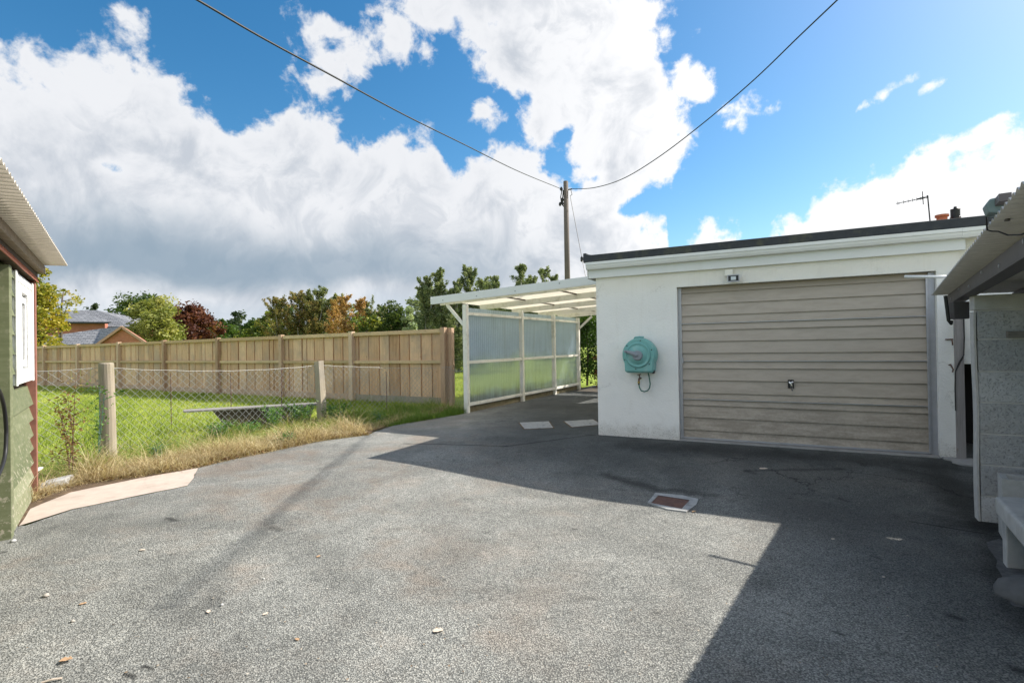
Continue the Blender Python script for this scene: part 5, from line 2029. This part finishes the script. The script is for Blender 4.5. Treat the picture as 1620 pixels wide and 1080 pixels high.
# lump of grey rubble on the ground beneath
mb = MB()
ru = at(1612, 950, 2.86)
mb.lathe(Vector((ru.x + .11, ru.y + .02, -.13)), (0, 0, 1), [(.16, 0), (.165, .04), (.14, .09), (.08, .12), (.01, .125)], 18)
for v in mb.v:
    v += Vector((math.sin(v.y * 40), math.sin(v.x * 37), math.sin(v.x * 31 + v.y * 22) * .5)) * .012
MT['rubble'] = simple('dirty_rubble', (0.12, 0.12, 0.12), .95, .4, 12, .7, 40)
tag(mb.build('rubble', MT['rubble'], smooth=True), 'rounded grey rubble lump on the tarmac under the slab bench', 'rubble')
MT['rubble_soil'] = simple('dirty_gravel', (0.10, 0.10, 0.10), .95, .6, 30, .9, 60, dirt=(0.2, 0.2, 0.19), dscale=16, damt=.7)
# broken kerb strip
poly_sheet('gravel_strip', [G(x, y)[:2] for x, y in [(1560, 832), (1575, 868), (1590, 905), (1600, 925), (1625, 930), (1625, 850), (1580, 828)]], 0.008, MT['rubble_soil'], noise_edge=.03)

# ================================================================== POLE AND CABLES
PX, PD = 897.5, 25.0
pb0 = at(PX + 2, 545, PD)
ptop = at(PX - 2.5, 287, PD)
up_ = thing('utility_pole', (pb0.x, PD, 0), 'dark wooden utility pole behind the carport', 'utility pole')
mb = MB()
mb.tube([Vector((pb0.x, PD, 0)), Vector(((pb0.x + ptop.x) / 2, PD, ptop.z / 2)), ptop], [.15, .135, .115], 12)
mb.build('shaft', MT['pole_wood'], up_, smooth=True)
mb = MB()
q = at(890, 302, PD)
mb.bar(q, at(905, 299, PD), .05, .05)
mb.tube([at(889, 300, PD), at(887, 312, PD), at(888, 322, PD), at(893, 328, PD)], .025, 6)
mb.tube([at(891, 303, PD), at(890, 316, PD), at(885, 325, PD)], .03, 6)
for x, y, r_ in ((889.5, 316, .07), (886, 323, .06), (890, 322, .05), (888, 299, .07)):
    mb.lathe(at(x, y, PD) - Vector((0, 0, .1)), (0, 0, 1), [(.02, 0), (r_, .05), (r_, .14), (.02, .2)], 8)
mb.tube([at(903, 300, PD), at(905, 308, PD), at(902, 310, PD)], .015, 5)
mb.build('insulator_fittings', MT['black'], up_)


mb = MB()
ctl = [at(x, y, D) for x, y, D in ((888, 299, 25), (820, 271, 19), (735, 229, 14.2), (640, 182, 11), (520, 117, 8.4), (415, 60, 7.0), (312, 0, 6.0))]
ctl += [ctl[-1] + (ctl[-1] - ctl[-2]) * 2.5]
mb.tube(cat_pts(ctl, 80), .0145, 6)
tag(mb.build('overhead_cable', MT['cable'], smooth=True), 'thick black overhead cable from the pole towards the top left', 'cable', 'cables strung from the utility pole')
mb = MB()
ctl = [at(x, y, D) for x, y, D in ((904, 299, 25), (940, 297, 23), (985, 283, 21), (1040, 250, 18.8), (1110, 197, 16.5), (1190, 129, 14.2), (1265, 57, 12.3), (1325, 0, 11))]
ctl += [ctl[-1] + (ctl[-1] - ctl[-2]) * 3]
mb.tube(cat_pts(ctl, 80), .0165, 6)
tag(mb.build('overhead_cable', MT['cable'], smooth=True), 'thin black overhead cable sagging from the pole towards the top right', 'cable', 'cables strung from the utility pole')
sw = thing('stay_wire', at(928, 440, 23), 'thin stay wire with a small insulator slanting down from the pole', 'stay wire')
mb = MB()
mb.tube([at(902, 310, 24.9), at(921, 410, 23.5), at(930, 455, 22.5), at(960, 560, 20.5)], .014, 5)
mb.build('wire', MT['cable'], sw)
mb = MB()
q = at(920.5, 410, 23.5)
mb.lathe(q - Vector((0, 0, .12)), (0, 0, 1), [(.03, 0), (.065, .04), (.065, .2), (.03, .24)], 8)
mb.build('insulator', MT['black'], sw)

# ================================================================== BUNGALOW BEHIND THE GARAGE (chimney, pots, aerial show)
cb = at(1500, 345, 15)
bu = thing('bungalow', (12.6, 17.5, 0), 'brick bungalow almost hidden behind the garage with chimney pots showing', 'house')
mb = MB()
mb.box(WORLD, 10.0, 16.5, 14.2, 20.8, 0, 2.5)
mb.build('wall', MT['brick'], bu)
mb = MB()
mb.add([(9.7, 13.9, 2.501), (16.8, 13.9, 2.501), (16.8, 21.1, 2.501), (9.7, 21.1, 2.501), (13.25, 15.6, 4.25), (13.25, 19.4, 4.25)],
       [(0, 1, 4), (1, 2, 5, 4), (2, 3, 5), (3, 0, 4, 5), (0, 3, 2, 1)])
rfb = mb.build('roof', MT['slate'], bu)
mb = MB()
mb.box(WORLD, cb.x - .45, cb.x + .75, 14.7, 15.3, 2.6, 4.62)
mb.box(WORLD, cb.x - .50, cb.x + .80, 14.65, 15.35, 4.621, 4.70)
chm = mb.build('chimney', MT['brick'], rfb)
pot_t = at(1490, 340, 15)
mb = MB()
mb.lathe(Vector((pot_t.x, 15, 4.70)), (0, 0, 1), [(.12, 0), (.13, pot_t.z - 4.70 - .07), (.165, pot_t.z - 4.70 - .06), (.165, pot_t.z - 4.70), (.13, pot_t.z - 4.7)], 16)
mb.build('chimney_pot', MT['terracotta'], chm, smooth=False)
cw_ = at(1511, 327, 15)
mb = MB()
hh = cw_.z - 4.70
mb.lathe(Vector((cw_.x, 15, 4.70)), (0, 0, 1), [(.08, 0), (.08, hh - .36), (.13, hh - .35), (.13, hh - .31), (.115, hh - .30), (.115, hh - .10), (.125, hh - .09), (.11, hh - .07), (.04, hh - .06), (.035, hh)], 14)
mb.build('flue_cowl', MT['black'], chm)
ae = thing('aerial', at(1470, 348, 15), 'thin black television aerial standing up behind the garage roof', 'aerial')
mt_ = at(1467.5, 309, 15)
mbt = at(1471.5, 352, 15)
mb = MB()
mb.tube([Vector((mbt.x, 15, 4.4)), mbt, mt_], .017, 6)
mb.bar(Vector((mbt.x, 15, 4.55)), Vector((cb.x - .44, 15, 4.55)), .03, .03)
mb.build('mast', MT['black'], ae)
mb = MB()
b0, b1 = at(1466, 312, 15), at(1419, 322, 14.6)
mb.tube([b0 + (b0 - b1) * .06, b1], .010, 5)
for k in range(9):
    f_ = (0, .12, .16, .22, .34, .48, .63, .78, .97)[k]
    q = b0.lerp(b1, f_)
    hl = .16 - .006 * k if k > 1 else .1
    mb.tube([q + Vector((.12, .6, 0)).normalized() * hl * .9 + Vector((0, 0, .03 * hl / .16)), q - Vector((.12, .6, 0)).normalized() * hl * .9 - Vector((0, 0, .03))], .008, 4)
    mb.tube([q - Vector((0, 0, .045)), q + Vector((0, 0, .045))], .008, 4)
q = b0.lerp(b1, .12)
mb.tube([q - Vector((0, 0, .19)), q + Vector((-.02, 0, .19))], .011, 5)
mb.bar(b0.lerp(b1, .06), b0.lerp(b1, .3), .05, .045)
mb.build('yagi_array', MT['black'], ae)

# ================================================================== BRICK BUILDING (far left)
bk = thing('brick_building', (-36, 48, 0), 'red brick building with hipped slate roofs beyond the timber fence', 'building')
D_ = 46.0
# front wing: gable facing the yard
gx0, gx1, gap_ = at(158, 540, D_).x, at(231, 540, D_).x, at(196, 519, D_)
ez = at(231, 541, D_).z - .05
mb = MB()
mb.prism([Vector((gx0, D_, 0)), Vector((gx1, D_, 0)), Vector((gx1, D_, ez)), Vector((gap_.x, D_, gap_.z)), Vector((gx0, D_, ez))], (0, .3, 0))
mb.box(WORLD, gx0 - 9, gx0 - .002, D_ - .0, D_ + .3, 0, ez - .2)
mb.build('wall', MT['brick'], bk)
# its slate roof runs back and to the left
lx = at(70, 541, D_).x
mb = MB()
mb.add([(gx0 - .0, D_ - .25, ez - .10), (gap_.x, D_ - .25, gap_.z + .08), (at(110, 521, D_).x, D_ + 3.5, at(110, 521.5, D_ + 3.5).z), (lx - 6, D_ + .2, ez - .12)], [(0, 1, 2, 3)])
rv = at(110, 521, D_ + 3.5) - gap_
rv = Vector((at(110, 521, D_).x - gap_.x, 3.75, 0))
mb.add([(gap_.x, D_ - .25, gap_.z + .08), (gx1 + .3, D_ - .25, ez - .12), (gx1 + .3 + rv.x, D_ - .25 + rv.y, ez - .12), (gap_.x + rv.x, D_ - .25 + rv.y, gap_.z + .08)], [(0, 1, 2, 3)])
mb.build('wing_roof', MT['slate'], bk, solid=.12)
mb = MB()
mb.bar(Vector((gx0 - .1, D_ - .28, ez - .12)), Vector((gap_.x, D_ - .28, gap_.z + .1)), .06, .2)
mb.bar(Vector((gap_.x, D_ - .28, gap_.z + .1)), Vector((gx1 + .3, D_ - .28, ez - .12)), .06, .2)
MT['pinkish'] = simple('gable_tile_edge', (0.45, 0.27, 0.2), .85, .2, 4)
mb.build('gable_trim', MT['pinkish'], bk)
# main block
D2 = 54.0
x0, x1 = at(82, 518, D2).x, at(218, 518, D2).x
e1, e2 = at(140, 508, D2).z, at(190, 517, D2 - 1).z
mb = MB()
mb.box(WORLD, at(60, 518, D2).x, at(166, 518, D2).x, D2, D2 + .4, 0, e1)
mb.box(WORLD, at(166, 518, D2).x + .002, x1, D2 + 1.0, D2 + 9, 0, e2 + .05)
mb.build('main_wall', MT['brick'], bk)
rl, rr_, rt = at(126, 491.5, D2 + 5), at(153, 491.5, D2 + 5), at(128, 493, D2 + 5).z
mb = MB()
# right, longer hip
mb.add([(at(120, 517, D2 + .4).x, D2 + .4, e2 + .1), (at(229, 517.5, D2 + .4).x, D2 + .4, e2), (at(229, 517, D2 + .4).x, D2 + 10, e2), (rr_.x, D2 + 5, rr_.z), (rl.x, D2 + 5, rl.z), (rl.x - 9, D2 + 10, e2)],
       [(0, 1, 3, 4), (1, 2, 3), (2, 5, 4, 3)])
# left, nearer hip over the brick band
p0_, p1_, p2_ = at(62, 509, D2 - .5), at(176, 510, D2 - .5), at(126, 493, D2 + 4.6)
mb.add([tuple(p0_), tuple(p1_), tuple(p2_ + Vector((0, 0, .06))), tuple(at(78, 493, D2 + 4.6) + Vector((0, 0, .06)))], [(0, 1, 2, 3)])
mb.build('main_roof', MT['slate'], bk, solid=.12)
mb = MB()
mb.bar(at(80, 510.5, D2 - .55), at(172, 510.8, D2 - .55), .12, .14)
mb.bar(at(166, 519, D2 + .35), at(226, 519, D2 + .35), .12, .14)
mb.build('gutter', MT['black'], bk)
mb = MB()
for x in (214,):
    a = at(x, 520, D2 + .3)
    mb.tube([a, Vector((a.x, a.y + .5, 0))], .07, 6)
mb.build('downpipe', MT['black'], bk)


# ================================================================== litter on the tarmac
def dead_leaf(x, y, size, rot, label, m, curl=.3, group='dead leaves scattered on the tarmac'):
    c_ = GT(x, y, .006)
    mb = MB()
    outl = [(-.5, 0), (-.35, .22), (-.1, .33), (.12, .22), (.3, .28), (.5, 0), (.32, -.22), (.1, -.17), (-.12, -.32), (-.38, -.2)]
    cs_, sn = math.cos(rot), math.sin(rot)
    vs = []
    for a, b in outl:
        vs.append(c_ + Vector(((a * cs_ - b * sn) * size, (a * sn + b * cs_) * size, curl * size * (abs(b) * 1.2 + .5 * a * a + .1))))
    vs.append(c_ + Vector((0, 0, .004)))
    n = len(outl)
    mb.add(vs, [(i, (i + 1) % n, n) for i in range(n)])
    o = mb.build('dead_leaf', m, loc=c_, solid=.0012)
    tag(o, label, 'leaf', group)


dead_leaf(693, 998, .055, .3, 'largest pale dead leaf on the sunlit tarmac near the bottom centre', MT['pale_leaf'])
dead_leaf(420, 971, .032, .9, 'pale dead leaf left of the largest leaf on the tarmac', MT['pale_leaf'])
dead_leaf(330, 967, .035, 2.1, 'pinkish dead leaf at the end of the dark tarmac streak', MT['pale_leaf'])
dead_leaf(104, 1046, .05, .5, 'brown curled dead leaf in the bottom left corner', MT['dry_leaf'], .6)
dead_leaf(131, 955, .035, .7, 'orange dead leaf right of the brown pebble', MT['dry_leaf'])
dead_leaf(504, 880, .035, 1.2, 'small orange dead leaf alone in the middle of the sunlit tarmac', MT['dry_leaf'])
dead_leaf(470, 1011, .03, 2.5, 'tan dead leaf between the largest leaf and the brown curled leaf', MT['dry_leaf'])
dead_leaf(225, 870, .04, .1, 'white dead leaf on the tarmac in front of the concrete path', MT['pale_leaf'])
dead_leaf(1098, 809, .05, .6, 'brown dead leaf lying against the manhole surround', MT['dry_leaf'])
dead_leaf(1208, 741, .10, .2, 'pale scrap of leaf on the shaded tarmac before the garage door', MT['pale_leaf'], .1)
dead_leaf(1318, 852, .03, .2, 'small pale leaf alone on the shaded tarmac', MT['pale_leaf'], .1)
dead_leaf(1398, 912, .02, .2, 'tiny white leaf on the shaded tarmac near the slab bench', MT['pale_leaf'], .1)


def pebble(x, y, r_, label, m):
    c_ = GT(x, y, .004)
    mb = MB()
    rng = random.Random(x)
    mb.lathe(c_, (0, 0, 1), [(r_ * .7, 0), (r_, r_ * .35), (r_ * .85, r_ * .8), (r_ * .3, r_ * 1.1)], 9)
    for v in mb.v:
        v += Vector((rng.uniform(-1, 1), rng.uniform(-1, 1), rng.uniform(-.4, .4))) * r_ * .18
    tag(mb.build('pebble', m, smooth=True), label, 'pebble', 'pebbles on the tarmac')


pebble(73, 943, .016, 'brown pebble on the tarmac at the far left', MT['stone'])
pebble(351, 957, .009, 'small pale pebble beside the pinkish leaf', MT['concrete'])
pebble(417, 916, .008, 'tiny white pebble on the dark tarmac streak', MT['concrete'])
pebble(115, 983, .010, 'tan pebble below the brown pebble', MT['stone'])
pebble(21, 857, .018, 'pale pebble beside the foot of the shed door post', MT['concrete'])
mb = MB()
a, b = GT(66, 1079, .008), GT(98, 1072, .012)
mb.tube([a, a.lerp(b, .5) + Vector((0, 0, .004)), b], .004, 6)
tag(mb.build('twig', MT['pale_leaf']), 'pale straight twig in the bottom left corner of the yard', 'twig')
